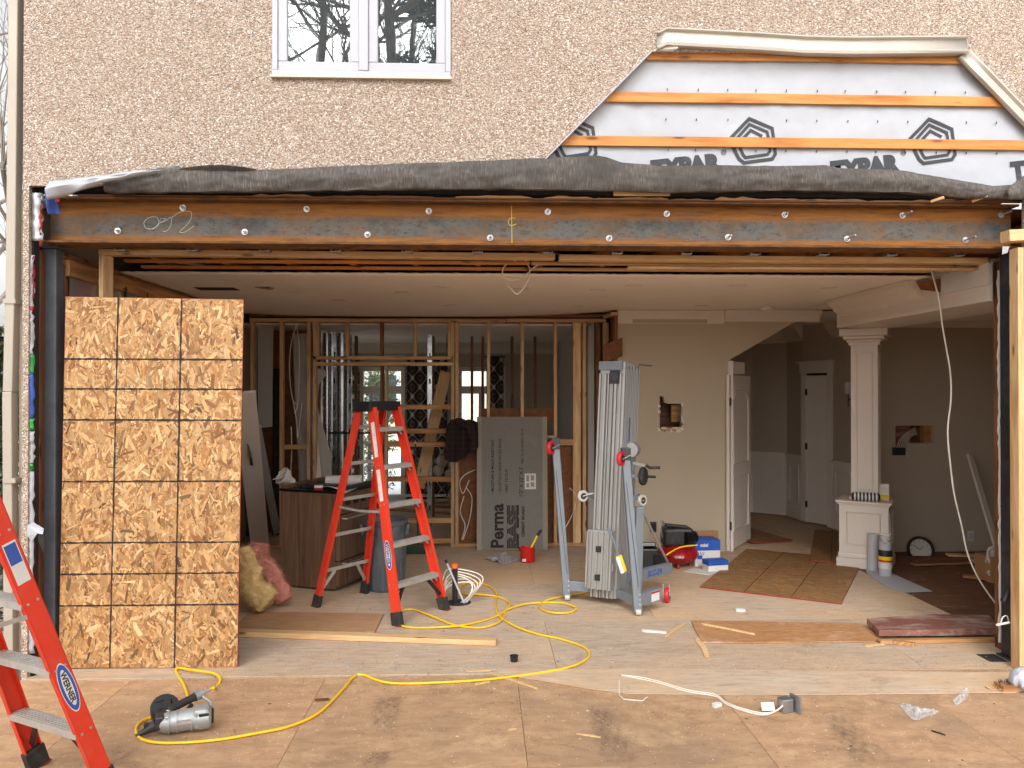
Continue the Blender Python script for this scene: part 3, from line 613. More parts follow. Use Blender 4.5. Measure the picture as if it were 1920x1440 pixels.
for i, dx in enumerate((0, .04)): board('post_stud', (fp(1907, 800, 5.15).x + dx, 5.15, 0.0), (fp(1907, 800, 5.15).x + dx, 5.15, fp(1900, 466, 5.15).z), .0385, .09, K['pine'], post, up=(0, 1, 0))
board('post_cap', fp(1884, 444, 5.14), fp(2010, 438, 5.14), .1, .075, K['pine'], post)
MB().prism([fp(1880, 462, 5.085), fp(1893, 462, 5.085), fp(1889, 474, 5.08), fp(1879, 477, 5.075)], (0, .002, 0)).build('plastic_tatter', K['poly'], post)
# ragged drywall edge left of the right column
edge = thing('drywall_edge', 'broken white drywall edge beside the black steel column', 'drywall', (fp(1877, 1200, 5.5).x, 5.5, 0))
random.seed(3); vs_ = []; n = 60
for i in range(n + 1):
    z = .06 + (2.62) * i / n; x = fp(1877, 800, 5.5).x; w = random.uniform(-.008, .006); gap = .018 if i in (35, 36, 22) else 0
    vs_ += [V((x - .010 + w, 5.50, z)), V((x + .008 - gap, 5.495 + random.uniform(0, .005), z)), V((x + .008 - gap, 5.52, z)), V((x - .010 + w, 5.52, z))]
MB().add(vs_, [(4 * i + j, 4 * i + (j + 1) % 4, 4 * i + 4 + (j + 1) % 4, 4 * i + 4 + j) for i in range(n) for j in range(4)]).build('drywall_strip', K['paper'], edge)
board('end_stud', (fp(1877, 800, 5.5).x + .03, 5.56, 0), (fp(1877, 800, 5.5).x + .03, 5.56, 2.75), .034, .08, K['dark'], edge, up=(0, 1, 0))
# ================================================================ interior shell
ZC = 2.74
MB().prism([V((-2.98, 5.26, -.3)), V((-2.98, 13.3, -.3)), V((-2.98, 13.3, 3.1)), V((-2.98, 5.26, 3.1))], (.05, 0, 0), 0, [[V((-2.98, 10.8, .7)), V((-2.98, 12.9, .7)), V((-2.98, 12.9, 2.3)), V((-2.98, 10.8, 2.3))]]).build('side_wall', K['taupe'], house)
added_window = MB(); added_window.bb((-2.975, 10.8, .7), (-2.935, 12.9, .77)); added_window.bb((-2.975, 10.8, 2.23), (-2.935, 12.9, 2.3)); added_window.bb((-2.975, 10.8, .77), (-2.935, 10.87, 2.23)); added_window.bb((-2.975, 12.83, .77), (-2.935, 12.9, 2.23)); added_window.bb((-2.975, 11.82, .77), (-2.935, 11.88, 2.23)); added_window = added_window.build('window', K['white'], house)  # unseen window and its opening, added to bring daylight into the rear room
for y0, y1 in ((10.87, 11.82), (11.88, 12.83)): MB().bb((-2.96, y0, .77), (-2.955, y1, 2.23)).build('pane', K['glass'], added_window)
MB().bb((6.35, 5.3, -.3), (6.42, 13.3, 3.1)).build('side_wall', K['taupe'], house)
MB().bb((-2.93, 5.41, 3.04), (6.42, 13.4, 3.09)).build('upper_floor', K['dark'], house)
MB().bb((3.66, 5.24, -.3), (6.4, 5.3, 3.12)).build('front_wall_lining', K['taupe'], house)
# ---- left stud wall
lw = thing('side_stud_wall', 'bare stud wall with plastic film behind the leaning strand board', 'stud wall', (-2.84, 7.4, 0))
board('top_plate', (-2.86, 5.47, 2.70), (-2.86, 9.36, 2.70), .089, .038, K['pine_old'], lw); board('top_plate', (-2.86, 5.47, 2.742), (-2.86, 9.36, 2.742), .089, .038, K['pine_old'], lw)
board('ledger', (-2.80, 5.5, 2.66), (-2.80, 9.36, 2.66), .03, .11, K['pine_old'], lw)
for i in range(10): board('stud', (-2.86, 5.52 + i * .406, 0.0), (-2.86, 5.52 + i * .406, 2.68), .089, .038, K['frame'] if i % 3 else K['dark'], lw, up=(0, 1, 0))
MB().bb((-2.925, 5.46, 0.0), (-2.91, 9.36, 2.68)).build('sheathing_board', K['osbdark'], lw)
for i in range(3): MB().grid(lambda u, v: V((-2.812 + .018 * noise.noise(V((u * 3 + i, v * 4, i))), 5.55 + i * 1.25 + 1.2 * u, 1.2 + 1.44 * v)), 14, 14).build('plastic_film', K['poly'], lw)
MB().bb((-2.905, 5.80, 1.6), (-2.84, 5.92, 2.65)).build('red_membrane', K['wred'], lw)
for y in (6.35, 6.75): MB().tube(spline([(-2.79, y, 2.64), (-2.785, y + .02, 2.3), (-2.79, y, 1.9), (-2.80, y + .03, 1.5)]), .012, 6).build('black_cable', K['black'], lw)
# ---- ceiling joists, strapping, hangers
cj = thing('ceiling_framing', 'exposed ceiling joists and strapping behind the steel beam', 'joists', (.3, 5.9, 2.79))
jx = [aty(227, 470, 5.5).x + i * .482 for i in range(14)]
for x in jx:
    board('joist', (x, 5.485, 2.90), (x, 9.3, 2.90), .038, .21, K['strap'], cj)
    mb = MB(); mb.bb((x - .035, 5.472, 2.775), (x + .035, 5.54, 2.779)); mb.bb((x - .035, 5.472, 2.779), (x - .031, 5.54, 2.85)); mb.bb((x + .031, 5.472, 2.779), (x + .035, 5.54, 2.85)); mb.build('joist_hanger', K['galv'], cj)
for y, zz in ((5.92, 2.776), (6.21, 2.776)):
    board('strap', (-2.6, y, zz), (.35, y, zz), .064, .019, K['strap'], cj); board('strap', (.36, y + .01, zz), (3.55, y, zz), .064, .019, K['frame'], cj)
for i in range(9): board('bridging', (jx[i] + .02, 6.4, 2.80 if i % 2 else 2.98), (jx[i + 1] - .02, 6.4 + .02, 2.98 if i % 2 else 2.80), .03, .02, K['dark'], cj)
MB().tube(spline([V((-2.55, 5.7, 2.86)), V((-2.4, 6.0, 2.80)), V((-2.2, 6.4, 2.82))]), .006, 6).build('cable', K['cable'], cj)
tw = thing('temporary_wall', 'pale lumber top plate and stud propping the joists', 'temporary wall', (-2.6, 5.62, 0))
a, b, c2, d2 = aty(190, 474, 5.62), aty(1040, 482, 5.62), aty(1048, 484, 5.6), aty(1846, 490, 5.6)
board('top_plate', a, b, .089, .04, K['pine'], tw); board('top_plate', c2, d2, .089, .04, K['pine'], tw); board('top_plate', c2 + V((.5, .1, -.052)), d2 + V((0, .1, -.046)), .07, .018, K['frame'], tw)
sx = aty(199, 520, 5.62).x; board('stud', (sx, 5.62, 0), (sx, 5.62, a.z - .021), .038, .089, K['pine'], tw, up=(0.45, 1, 0))
# ---- plaster ceiling (front edge cut, back edge sagging)
def ceil_z(x, y):
    s_ = max(0, min(1, (y - 7.6) / 1.7)) * max(0, 1 - abs((x + .9) / 2.2) ** 3); return ZC - .055 * s_
random.seed(9); frag = [random.uniform(-.012, .012) for _ in range(201)]
cl = thing('plaster_ceiling', 'off-white drywall ceiling with cut ragged front edge', 'ceiling', (.3, 7.8, ZC))
def cfn(u, v):
    x = -2.80 + 6.40 * u; y = 6.28 + frag[int(u * 200)] * (1 - v) + (9.36 - 6.28) * v; return V((x, y, ceil_z(x, y) + .0065))
MB().grid(cfn, 200, 30).build('drywall_sheet', K['ceiling'], cl, solid=.012)
random.seed(4)
for px, py in ((830, 538), (985, 541), (1127, 543), (850, 568), (1085, 572), (1195, 500 + 35), (1320, 573), (1390, 535), (640, 560), (760, 548), (560, 548), (1560, 540)):
    p = atz(px, py, ZC); p.z = ceil_z(p.x, p.y) - .001; mb = MB(); mb.tube([p + V((.10 * math.cos(t * .5), .045 * math.sin(t * .5), 0)) for t in range(2, 11)], .003, 5); mb.build('patch_ring', K['greywall'], cl)
MB().bb((-2.55, 7.15, ZC - .004), (-2.2, 7.34, ZC - .0007)).build('ceiling_hole', K['tar'], cl)
MB().prism([V((-2.0, 7.1, ZC - .001)), V((-1.82, 7.05, ZC - .02)), V((-1.9, 7.2, ZC - .012))], (0, 0, -.004)).build('torn_paper', K['card'], cl)
p = atz(1437, 576, ZC); MB().lathe([(.075, 0), (.075, -.012), (.06, -.03), (.03, -.045), (0.001, -.046)], p, n=20).build('smoke_detector', K['plastic'], cl)
wl_ = thing('loose_cable', 'white cable looping down from the cut ceiling edge', 'cable', aty(985, 500, 6.2))
MB().tube(spline([aty(x, y, 6.15) for x, y in ((968, 488), (945, 500), (944, 518), (962, 525), (985, 515), (1003, 500), (1020, 492))]), .005, 6).build('cable_loop', K['cable'], wl_)
MB().tube(spline([aty(x, y, 6.12) for x, y in ((985, 488), (993, 505), (990, 525), (978, 545), (968, 551), (953, 537))]), .005, 6).build('cable_loop', K['cable'], wl_)

# ================================================================ stud partition between the rooms
YP = 9.40
sp = thing('stud_partition', 'open stud partition with doorway header and horizontal blocking', 'stud wall', (-.6, YP, 0))
def PX(x, y, Y=YP): return aty(x, y, Y)
ztp = PX(700, 601).z
board('top_plate', (PX(470, 600).x, YP, ztp), (PX(948, 600).x, YP, ztp), .089, .042, K['frame'], sp); board('top_plate', (PX(950, 600).x, YP, ztp + .004), (PX(1136, 600).x, YP, ztp + .004), .089, .042, K['frame'], sp)
board('upper_plate', (PX(470, 600).x, YP, ztp + .06), (PX(1136, 600).x, YP, ztp + .06), .089, .04, K['dark'], sp)
zb = 0.04; hz1 = PX(700, 668).z; hz0 = PX(700, 686).z
def stud(x, z0, z1, mat=None, w=.038, Y=YP, par=None): board('stud', (PX(x, 700, Y).x, Y, z0), (PX(x, 700, Y).x, Y, z1), .089, w, mat or K['frame'], par or sp, up=(1, 0, 0))
for x in (474, 529, 580, 591, 849, 857, 916, 979, 1041): stud(x, zb, ztp - .02)
stud(591 + 1, zb, hz0 - .001, K['pine_old'], .036, YP - .003) if False else None
for x in (596, 652, 716, 779, 843): stud(x, hz1 + .001, ztp - .02, K['frame'] if x != 716 else K['dark'])
stud(725, zb, hz0 - .001, K['frame'], .03); stud(717, .9, hz0 - .001, K['dark'], .04, YP + .05)
board('header', (PX(587, 672).x, YP, hz1 - .02), (PX(851, 672).x, YP, hz1 - .02), .089, .04, K['frame'], sp); board('header', (PX(589, 680).x, YP, hz0 + .022), (PX(851, 680).x, YP, hz0 + .022), .092, .040, K['frame'], sp)
for i, (y, x0) in enumerate(((763, 742), (808, 728), (833, 728), (898, 728), (975, 728), (1013, 728))):
    board('blocking', PX(x0, y), PX(846, y), .086, .056, K['pine_old'], sp)
board('blocking', PX(533, 838), PX(576, 838), .086, .05, K['frame'], sp); board('blocking', PX(1044, 829), PX(1078, 829), .086, .07, K['frame'], sp); board('blocking', PX(1020, 819), PX(1040, 819), .086, .03, K['frame'], sp); board('blocking', PX(578, 925), PX(630, 925), .086, .06, K['pine_old'], sp)
board('bottom_plate', (PX(470, 600).x, YP, .02), (PX(593, 600).x, YP, .02), .089, .038, K['frame'], sp); board('bottom_plate', (PX(846, 600).x, YP, .02), (PX(1100, 600).x, YP, .02), .089, .038, K['frame'], sp)
for x, w, m in ((1081, .09, K['pine']), (1095, .04, K['frame']), (1121, .05, K['dark']), (1135, .07, K['frame'])): stud(x, .04, ztp - .02, m, w, YP + (0 if x < 1100 else .02))
for y in (9.02, 9.12, 9.22): board('stud', (PX(1152, 700, 9.1).x, y, 0), (PX(1152, 700, 9.1).x, y, ztp + .03), .038, .08, K['dark'], sp, up=(0, 1, 0))
board('top_plate', (PX(1150, 600, 9.1).x, 8.99, ztp + .05), (PX(1138, 600, 9.35).x, 9.36, ztp + .05), .089, .04, K['frame'], sp)
MB().bb((PX(905, 780, YP + .06).x, YP + .05, PX(900, 792).z), (PX(1038, 780, YP + .06).x, YP + .062, PX(900, 766).z)).build('strand_strip', K['osbdark'], sp)
MB().bb((PX(862, 780, YP + .06).x, YP + .05, 0.04), (PX(1080, 780, YP + .06).x, YP + .062, PX(900, 834).z)).build('strand_sheathing', K['osbdark'], sp)
MB().bb((PX(1098, 780, YP + .2).x, YP + .15, 0.0), (PX(1165, 780, YP + .2).x, YP + .17, ztp)).build('dark_backing', K['dark'], sp)
MB().prism([PX(1131, 647, 9.0), PX(1167, 633, 8.93), PX(1167, 668, 8.93), PX(1131, 680, 9.0)], (0, .012, 0)).build('strand_offcut', K['osbdark'], sp)
for k, pts in enumerate(([(893, 880), (872, 890), (862, 905), (868, 925), (880, 900)], [(870, 930), (863, 960), (872, 985), (866, 1012)], [(868, 1012), (880, 975), (885, 935), (875, 915)], [(1060, 990), (1075, 960), (1080, 930), (1068, 915)])):
    MB().tube(spline([PX(x, y, YP - .055) for x, y in pts]), .005, 6).build('cable', K['cable'], sp)
for pts in ([(556, 606), (545, 650), (543, 700), (548, 745), (556, 760)], [(556, 606), (562, 660), (560, 720), (558, 760), (552, 775)], [(549, 748), (556, 790), (558, 820), (562, 790), (566, 755)], [(546, 800), (547, 850), (545, 890), (545, 940)]):
    MB().tube(spline([PX(x, y, YP + .12) for x, y in pts]), .006, 6).build('cable', K['cable'], sp)

# ================================================================ rear room seen through the partition
YB = 13.2
rr = thing('rear_room', 'dim rear room with french windows seen through the studs', 'room', (-.8, 11.5, 0))
rx1 = 1.25
gl_x = [(aty(674, 700, YB).x, aty(760, 700, YB).x), (aty(858, 700, YB).x, aty(948, 700, YB).x)]; wzt = aty(700, 688, YB).z
wallp = [V((-2.93, YB, -.1)), V((-2.93, YB, 3.045)), V((6.4, YB, 3.045)), V((6.4, YB, -.1))]
holes = [[V((a_, YB, .02)), V((b_, YB, .02)), V((b_, YB, wzt)), V((a_, YB, wzt))] for a_, b_ in gl_x]
MB().prism(wallp, (0, .1, 0), 0, holes).build('back_wall', K['taupe'], rr)
MB().bb((rx1, 9.5, 0), (rx1 + .08, YB, 2.7)).build('side_partition', K['greywall'], rr)
MB().bb((-2.92, 9.5, 2.60), (rx1 + .05, YB, 2.62)).build('rear_ceiling', K['ceiling'], rr)
mb = MB(); mb.prism([V((-2.9, YB - .001, 2.42)), V((-2.9, YB - .03, 2.43)), V((-2.9, YB - .06, 2.52)), V((-2.9, YB - .14, 2.575)), V((-2.9, YB - .15, 2.6)), V((-2.9, YB - .001, 2.6))], (4.1, 0, 0)); mb.build('crown_moulding', K['trim'], rr)
for (a_, b_) in gl_x:
    w_ = MB(); rect_frame(w_, a_, b_, .02, wzt, .07, YB - .03, YB + .08); zt = aty(700, 724, YB).z; zm = aty(700, 735, YB).z
    w_.bb((a_ + .07, YB - .025, zm - .03), (b_ - .07, YB + .07, zt)); cx_ = (a_ + b_) / 2
    w_.bb((cx_ - .05, YB - .022, .09), (cx_ + .05, YB + .068, zm - .03)); w_.bb((a_ + .07, YB - .02, .95), (cx_ - .05, YB + .06, .99)); w_.bb((cx_ + .05, YB - .02, .95), (b_ - .07, YB + .06, .99))
    wi = w_.build('french_window', K['trim'], rr)
    for x0, x1, z0, z1 in ((a_ + .07, b_ - .07, zt, wzt - .07), (a_ + .07, cx_ - .05, .99, zm - .03), (cx_ + .05, b_ - .07, .99, zm - .03), (a_ + .07, cx_ - .05, .09, .95), (cx_ + .05, b_ - .07, .09, .95)):
        MB().bb((x0, YB + .02, z0), (x1, YB + .026, z1)).build('pane', K['glass'], wi)
def curtain(x0, x1, label):
    a_, b_ = aty(x0, 700, YB - .15).x, aty(x1, 700, YB - .15).x; n = 24
    o = MB().grid(lambda u, v: V((a_ + (b_ - a_) * u, YB - .15 + .025 * math.sin(u * (b_ - a_) * 42), .03 + 2.33 * v)), n * 2, 4).build('curtain', K['ogee'], None, label, 'curtain', 'ogee curtains in the rear room', solid=.004)
    MB().cyl((a_ - .03, YB - .15, 2.37), (b_ + .03, YB - .15, 2.37), .012).build('rod', K['darkmetal'], o); return o
curtain(652, 674, 'dark ogee-patterned curtain behind the orange stepladder top')
curtain(763, 800, 'dark ogee-patterned curtain between the two french windows'); curtain(814, 838, 'narrow dark ogee-patterned curtain behind the tilted plank'); curtain(912, 944, 'dark ogee-patterned curtain above the cement board')
# steel studs / ducts
for x, w, y0, lab in ((613, .06, 10.6, 'shiny round metal duct behind the doorway header, next to brown paper'), (641, .075, 10.6, 'shiny round metal duct behind the ladder, farther from brown paper')):
    c_ = aty(x, 700, y0); d_ = MB().cyl((c_.x, y0, 0), (c_.x, y0, 2.58), w, n=24).build('metal_duct', K['duct'], None, lab, 'duct', bevel=0)
    for z in (.8, 1.75): MB().cyl((c_.x, y0, z), (c_.x, y0, z + .03), w + .004, n=24).build('joint_band', K['duct'], d_)
def cstud(x, y0, lab, z1=2.59):
    c_ = aty(x, 700, y0).x; t_ = thing('steel_stud', lab, 'steel stud', (c_, y0, 0), 0, 'steel studs in the rear room')
    m_ = MB(); m_.bb((c_ - .03, y0, 0), (c_ + .03, y0 + .002, z1)); m_.bb((c_ - .03, y0 - .035, 0), (c_ - .028, y0, z1)); m_.bb((c_ + .028, y0 - .035, 0), (c_ + .030, y0, z1)); m_.build('channel', K['duct'], t_)
    for k in range(7): MB().box((c_, y0 - .001, .25 + k * .34), (.02, .002, .07)).build('punch_out', K['tar'], t_)
cstud(627, 10.45, 'punched steel stud between the two round ducts'); cstud(806, 10.8, 'steel stud standing behind the tilted plank'); cstud(656, 10.9, 'slim steel stud right of the round ducts')
MB().tube([aty(617, 812, 10.4), aty(850, 812, 10.4)], .012, 8).build('rear_pipe', K['darkmetal'], rr)
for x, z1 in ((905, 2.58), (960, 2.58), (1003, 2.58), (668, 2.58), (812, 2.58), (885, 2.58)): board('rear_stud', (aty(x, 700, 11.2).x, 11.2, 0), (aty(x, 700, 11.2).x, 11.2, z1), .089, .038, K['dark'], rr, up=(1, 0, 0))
# hanging wiring and paper sheets left of the doorway
MB().grid(lambda u, v: aty(548 + 34 * u + 14 * v, 625 + 330 * v, YP + .35 + .05 * noise.noise(V((u * 3, v * 5, 1)))), 12, 24).build('brown_paper_sheet', K['greywall'], None, 'crumpled grey-brown paper hanging behind the left studs', 'paper sheet', solid=.003)
MB().prism([aty(x, y, YP + .22) for x, y in ((590, 690), (606, 692), (613, 700), (598, 720), (594, 760), (605, 800), (620, 850), (622, 960), (600, 990), (588, 990))], (0, .02, .0)).build('drywall_offcut', K['greywall'], None, 'torn grey drywall offcut leaning inside the doorway', 'drywall')
board('trim_board', aty(588, 795, YP + .16), aty(606, 1005, YP - .2), .07, .016, K['trim'], None, label='slim pale trim board leaning in the doorway left side', cat='board')
MB().prism([aty(x, y, YP + .5) for x, y in ((483, 610), (512, 612), (510, 800), (484, 803))], (0, .02, 0)).build('wall_cabinet_side', K['greywall'], None, 'grey wrapped panel hanging in the left stud bay', 'panel')
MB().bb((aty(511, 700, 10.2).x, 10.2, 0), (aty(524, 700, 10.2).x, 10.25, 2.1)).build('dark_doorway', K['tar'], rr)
MB().bb((-2.9, 10.4, 0), (aty(600, 700, 10.4).x, 10.45, 2.6)).build('inner_wall', K['osbdark'], rr)
# tilted plank, chandelier, broom handle
board('tilted_plank', aty(836, 697, 10.1), aty(785, 915, 9.75), .14, .03, K['pine'], None, up=(.2, -1, 0), label='wide pale plank leaning diagonally behind the orange ladder', cat='plank')
bh = thing('broom', 'dark green broom leaning behind the orange ladder', 'broom', atz(782, 1035, 0)); p0, p1 = aty(779, 832, 9.2), atz(785, 1030, .05)
MB().cyl(p1, p0, .013, .010, 10).build('handle', K['dkgreen'], bh); MB().cyl(p0, p0 + (p0 - p1).normalized() * .05, .010, .002, 10).build('tip', K['white'], bh); MB().box(p1 + V((0, 0, .0)), (.28, .05, .10)).build('bristles', K['dkgreen'], bh, bevel=.01)
ch = thing('chandelier', 'black iron chandelier with white glass globes in rear room', 'chandelier', aty(838, 930, 11.0))
cc = aty(838, 905, 11.0); MB().tube(spline([cc + V((0, 0, .6)), cc + V((0, 0, .2)), cc + V((0, 0, -.18))]), .012, 8).build('stem', K['darkmetal'], ch)
MB().cyl(cc + V((0, 0, .6)), V((cc.x, cc.y, 2.6)), .006, n=8).build('chain', K['darkmetal'], ch)
for (x, y) in ((829, 864), (822, 881), (852, 872), (843, 890)):
    g = aty(x, y, 11.0 + random.uniform(-.15, .15)); MB().lathe([(.028, -.085), (.055, -.06), (.072, -.02), (.07, .02), (.05, .055), (.02, .07)], g, n=16).build('globe', K['plastic'], ch)
    MB().tube(spline([cc + V((0, 0, -.12)), cc.lerp(g, .5) + V((0, 0, -.16)), g + V((0, 0, -.085))]), .008, 6).build('arm', K['darkmetal'], ch)
# lumber pile on the rear room floor
for i, (x0, y0, x1, y1) in enumerate(((650, 935, 850, 948), (660, 944, 840, 935), (735, 955, 850, 962), (700, 928, 845, 925))):
    a_, b_ = atz(x0, y0, .03 + .035 * i), atz(x1, y1, .03 + .035 * i); a_.y = min(a_.y, 12.9); b_.y = min(b_.y, 12.9); board('stacked_plank', a_, b_, .14, .03, K['trim'] if i % 2 else K['pine_old'], None, label=['pale brown plank bottom of the rear room floor pile', 'white trim plank second up in the rear room pile', 'brown plank nearest the studs on rear room pile', 'white trim plank on top of the rear room pile'][i], cat='plank', group='planks on the rear room floor')

# ================================================================ beige wall, hall, column
YW = 9.0
W_ = lambda x, y, Y=YW: aty(x, y, Y)
bw = thing('beige_wall', 'beige painted wall with a cut hole and sloping stair edge', 'wall', (W_(1260, 1000).x, YW, 0))
lft, rgt = W_(1158, 800).x, W_(1366, 800).x; dgt = W_(1541, 578).x; zlow = W_(1366, 676).z
hole = [W_(x, y) for x, y in ((1237, 742), (1244, 744), (1246, 755), (1254, 757), (1278, 757), (1278, 807), (1237, 807))]
MB().prism([V((lft, YW, 0)), V((rgt, YW, 0)), V((rgt, YW, zlow)), V((dgt, YW, ZC + .05)), V((lft, YW, ZC + .05))], (0, .09, 0), 0, [hole]).build('painted_board', K['beige'], bw)
MB().bb((hole[0].x - .1, YW + .10, 1.2), (hole[3].x + .2, YW + .4, 1.22)).build('cavity_floor', K['dark'], bw); MB().bb((hole[0].x - .1, YW + .36, 1.2), (hole[3].x + .2, YW + .38, 2.0)).build('cavity_back', K['dark'], bw)
board('cavity_block', W_(1258, 775, YW + .2), W_(1278, 775, YW + .2), .05, .2, K['pine_old'], bw); board('hole_sill', W_(1238, 803, YW + .03), W_(1277, 803, YW + .03), .06, .03, K['pine'], bw)
random.seed(2)
for i in range(16):
    q = random.choice(((1236, random.uniform(752, 808)), (random.uniform(1238, 1278), 808), (1279, random.uniform(757, 808))))
    MB().prism([W_(q[0] + dx, q[1] + dy, YW - .002) for dx, dy in ((-2, -3), (2, -2), (2.5, 2), (-1.5, 3))], (0, -.003, 0)).build('plaster_chip', K['paper'], bw)
MB().bb((lft + .005, YW - .004, ZC - .155), (W_(1357, 600).x, YW - .0005, ZC - .008)).build('bare_plaster_band', K['trim'], bw)
MB().bb((W_(1186, 600).x, YW - .007, ZC - .15), (W_(1326, 600).x, YW - .0045, ZC - .105)).build('smeared_patch', K['beige'], bw)
def crown(a_, b_, n_, par, drop=.15, out=.13, mat='trim', zc=ZC):
    """crown moulding from a to b along a wall, n = direction into the room"""
    a_, b_, n_ = V(a_), V(b_), V(n_).normalized(); pr = [(0.002, -drop), (.018, -drop), (.02, -drop * .82), (out * .35, -drop * .68), (out * .45, -drop * .5), (out * .8, -drop * .22), (out * .82, -drop * .1), (out, -drop * .08), (out, -.004), (.002, -.004)]
    MB().prism([V((a_.x, a_.y, zc)) + n_ * o + V((0, 0, z)) for o, z in pr], b_ - a_).build('crown_moulding', K[mat], par, angle=20)
crown((W_(1357, 600).x, YW, 0), (W_(1535, 600).x, YW, 0), (0, -1, 0), bw, .13, .12)
def outlet(px, py, par, cover, Y=YW):
    p = W_(px, py, Y - .003); o = MB(); o.box(p, (.072, .006, .115)); o = o.build('outlet', K['darkmetal'] if not cover else K['trim'], par, bevel=.002); MB().box(p + V((0, -.004, 0)), (.045, .006, .075)).build('socket', K['black'] if not cover else K['white'], o)
outlet(1225, 988, bw, False); outlet(1188, 819, bw, False)
# sloping soffit under the stairs
so = [V((rgt, YW + .09, zlow)), V((dgt, YW + .09, ZC + .05))]; MB().add([so[0], so[1], so[1] + V((0, 2.8, 0)), so[0] + V((0, 2.8, 0))], [(0, 1, 2, 3)]).build('stair_soffit', K['taupe'], bw, solid=.02)
# hall walls
hall = thing('hall', 'taupe hallway with white wainscot beyond the beige wall', 'hall', atz(1480, 970))
fpnt = [atz(x, y) for x, y in ((1300, 962), (1412, 960), (1476, 966), (1506, 977), (1562, 990), (1606, 1008), (1640, 1012))]
fpnt[0] = V((fpnt[1].x - 1.2, fpnt[1].y, 0))
MB().bb((rgt - .09, YW + .1, 0), (rgt - .005, fpnt[1].y + .05, ZC)).build('stair_wall', K['taupe'], hall)
for i in range(len(fpnt) - 1):
    a_, b_ = fpnt[i], fpnt[i + 1]
    if i == 3: continue
    d_ = (b_ - a_).normalized(); n_ = V((d_.y, -d_.x, 0)); L = (b_ - a_).length
    if n_.dot(CO - a_) < 0: n_ = -n_
    MB().prism([a_, b_, b_ + V((0, 0, ZC)), a_ + V((0, 0, ZC))], -n_ * .06).build('hall_wall', K['taupe'], hall)
    crown(a_, b_, n_, hall, .22, .16)
    q = lambda t, z, o: a_ + d_ * (L * t) + V((0, 0, z)) + n_ * o
    MB().prism([q(0, 0, .001), q(1, 0, .001), q(1, .86, .001), q(0, .86, .001)], n_ * .012).build('wainscot_panel', K['trim'], hall)
    MB().prism([q(0, .86, .001), q(1, .86, .001), q(1, .91, .001), q(0, .91, .001)], n_ * .035).build('chair_rail', K['trim'], hall); MB().prism([q(0, 0, .014), q(1, 0, .014), q(1, .15, .014), q(0, .15, .014)], n_ * .014).build('baseboard', K['trim'], hall)
    if L > .3:
        m_ = .12 / L; mb = MB()
        for A_, B_ in (((m_, .24), (1 - m_, .24)), ((m_, .76), (1 - m_, .76)), ((m_, .24), (m_, .76)), ((1 - m_, .24), (1 - m_, .76))): mb.bar(q(*A_, .018), q(*B_, .018), .03, .014, n_)
        mb.build('panel_moulding', K['trim'], hall)
MB().add([V((rgt - .3, YW + .1, ZC)), V((6.3, YW + .1, ZC)), V((6.3, 13, ZC)), V((rgt - .3, 13, ZC))], [(0, 1, 2, 3)]).build('hall_ceiling', K['ceiling'], hall, solid=.01)
# hall door with casing
a_, b_ = fpnt[3], fpnt[4]; d_ = (b_ - a_).normalized(); n_ = V((d_.y, -d_.x, 0)); n_ = n_ if n_.dot(CO - a_) > 0 else -n_; L = (b_ - a_).length
hd = thing('hall_door', 'white panelled hall door with pediment casing at the hall end', 'door', (a_ + b_) / 2)
MB().prism([a_ + V((0, 0, 2.12)), b_ + V((0, 0, 2.12)), b_ + V((0, 0, ZC)), a_ + V((0, 0, ZC))], -n_ * .06).build('wall_above', K['taupe'], hd)
for t in (0.0, 1.0): MB().bar(a_.lerp(b_, .06 + .88 * t) + n_ * .012, a_.lerp(b_, .06 + .88 * t) + n_ * .012 + V((0, 0, 2.06)), .09, .03, n_).build('casing', K['trim'], hd)
MB().bar(a_ - d_ * .02 + n_ * .02 + V((0, 0, 2.13)), b_ + d_ * .02 + n_ * .02 + V((0, 0, 2.13)), .05, .14, (0, 0, 1)).build('casing_head', K['trim'], hd); MB().bar(a_ - d_ * .06 + n_ * .03 + V((0, 0, 2.215)), b_ + d_ * .06 + n_ * .03 + V((0, 0, 2.215)), .09, .03, (0, 0, 1)).build('casing_head', K['trim'], hd)
la, lb = a_.lerp(b_, .12), a_.lerp(b_, .88); lb = la + (lb - la) * .98 - n_ * .12
lf = MB().prism([la, lb, lb + V((0, 0, 2.03)), la + V((0, 0, 2.03))], -n_ * .035).build('door_leaf', K['trim'], hd)
for z in (.25, 1.05, 1.8): MB().box(la + n_ * .01 + V((0, 0, z)), (.03, .03, .09)).build('hinge', K['black'], hd)
MB().prism([lb - n_ * .3, lb - n_ * .3 + d_ * .4, lb - n_ * .3 + d_ * .4 + V((0, 0, 2.9)), lb - n_ * .3 + V((0, 0, 2.9))], -n_ * .02).build('room_beyond', K['taupe'], hd)
# closet door, open
dh = atz(1368, 1036); df = atz(1411, 1011); dd = (df - dh).normalized(); df = dh + dd * .86
cd = thing('closet_door', 'white panelled door standing open beside the beige wall', 'door', dh)
dn = V((dd.y, -dd.x, 0)); z1_ = 2.0
lf = MB().prism([dh + V((0, 0, .015)), df + V((0, 0, .015)), df + V((0, 0, z1_)), dh + V((0, 0, z1_))], -dn * .035).build('door_leaf', K['trim'], cd, bevel=.002)
def dpan(t0, t1, z0, z1, arch=0):
    pts = [dh + dd * (.86 * t) + V((0, 0, z)) + dn * .004 for t, z in ((t0, z0), (t1, z0), (t1, z1), *(((t1 * .8 + t0 * .2, z1 + arch), (t0 * .8 + t1 * .2, z1 + arch)) if arch else ()), (t0, z1))]
    MB().tube(pts, .010, 6, closed=True).build('door_moulding', K['trim'], cd)
dpan(.16, .86, .22, .82); dpan(.16, .86, .98, 1.72, .10)
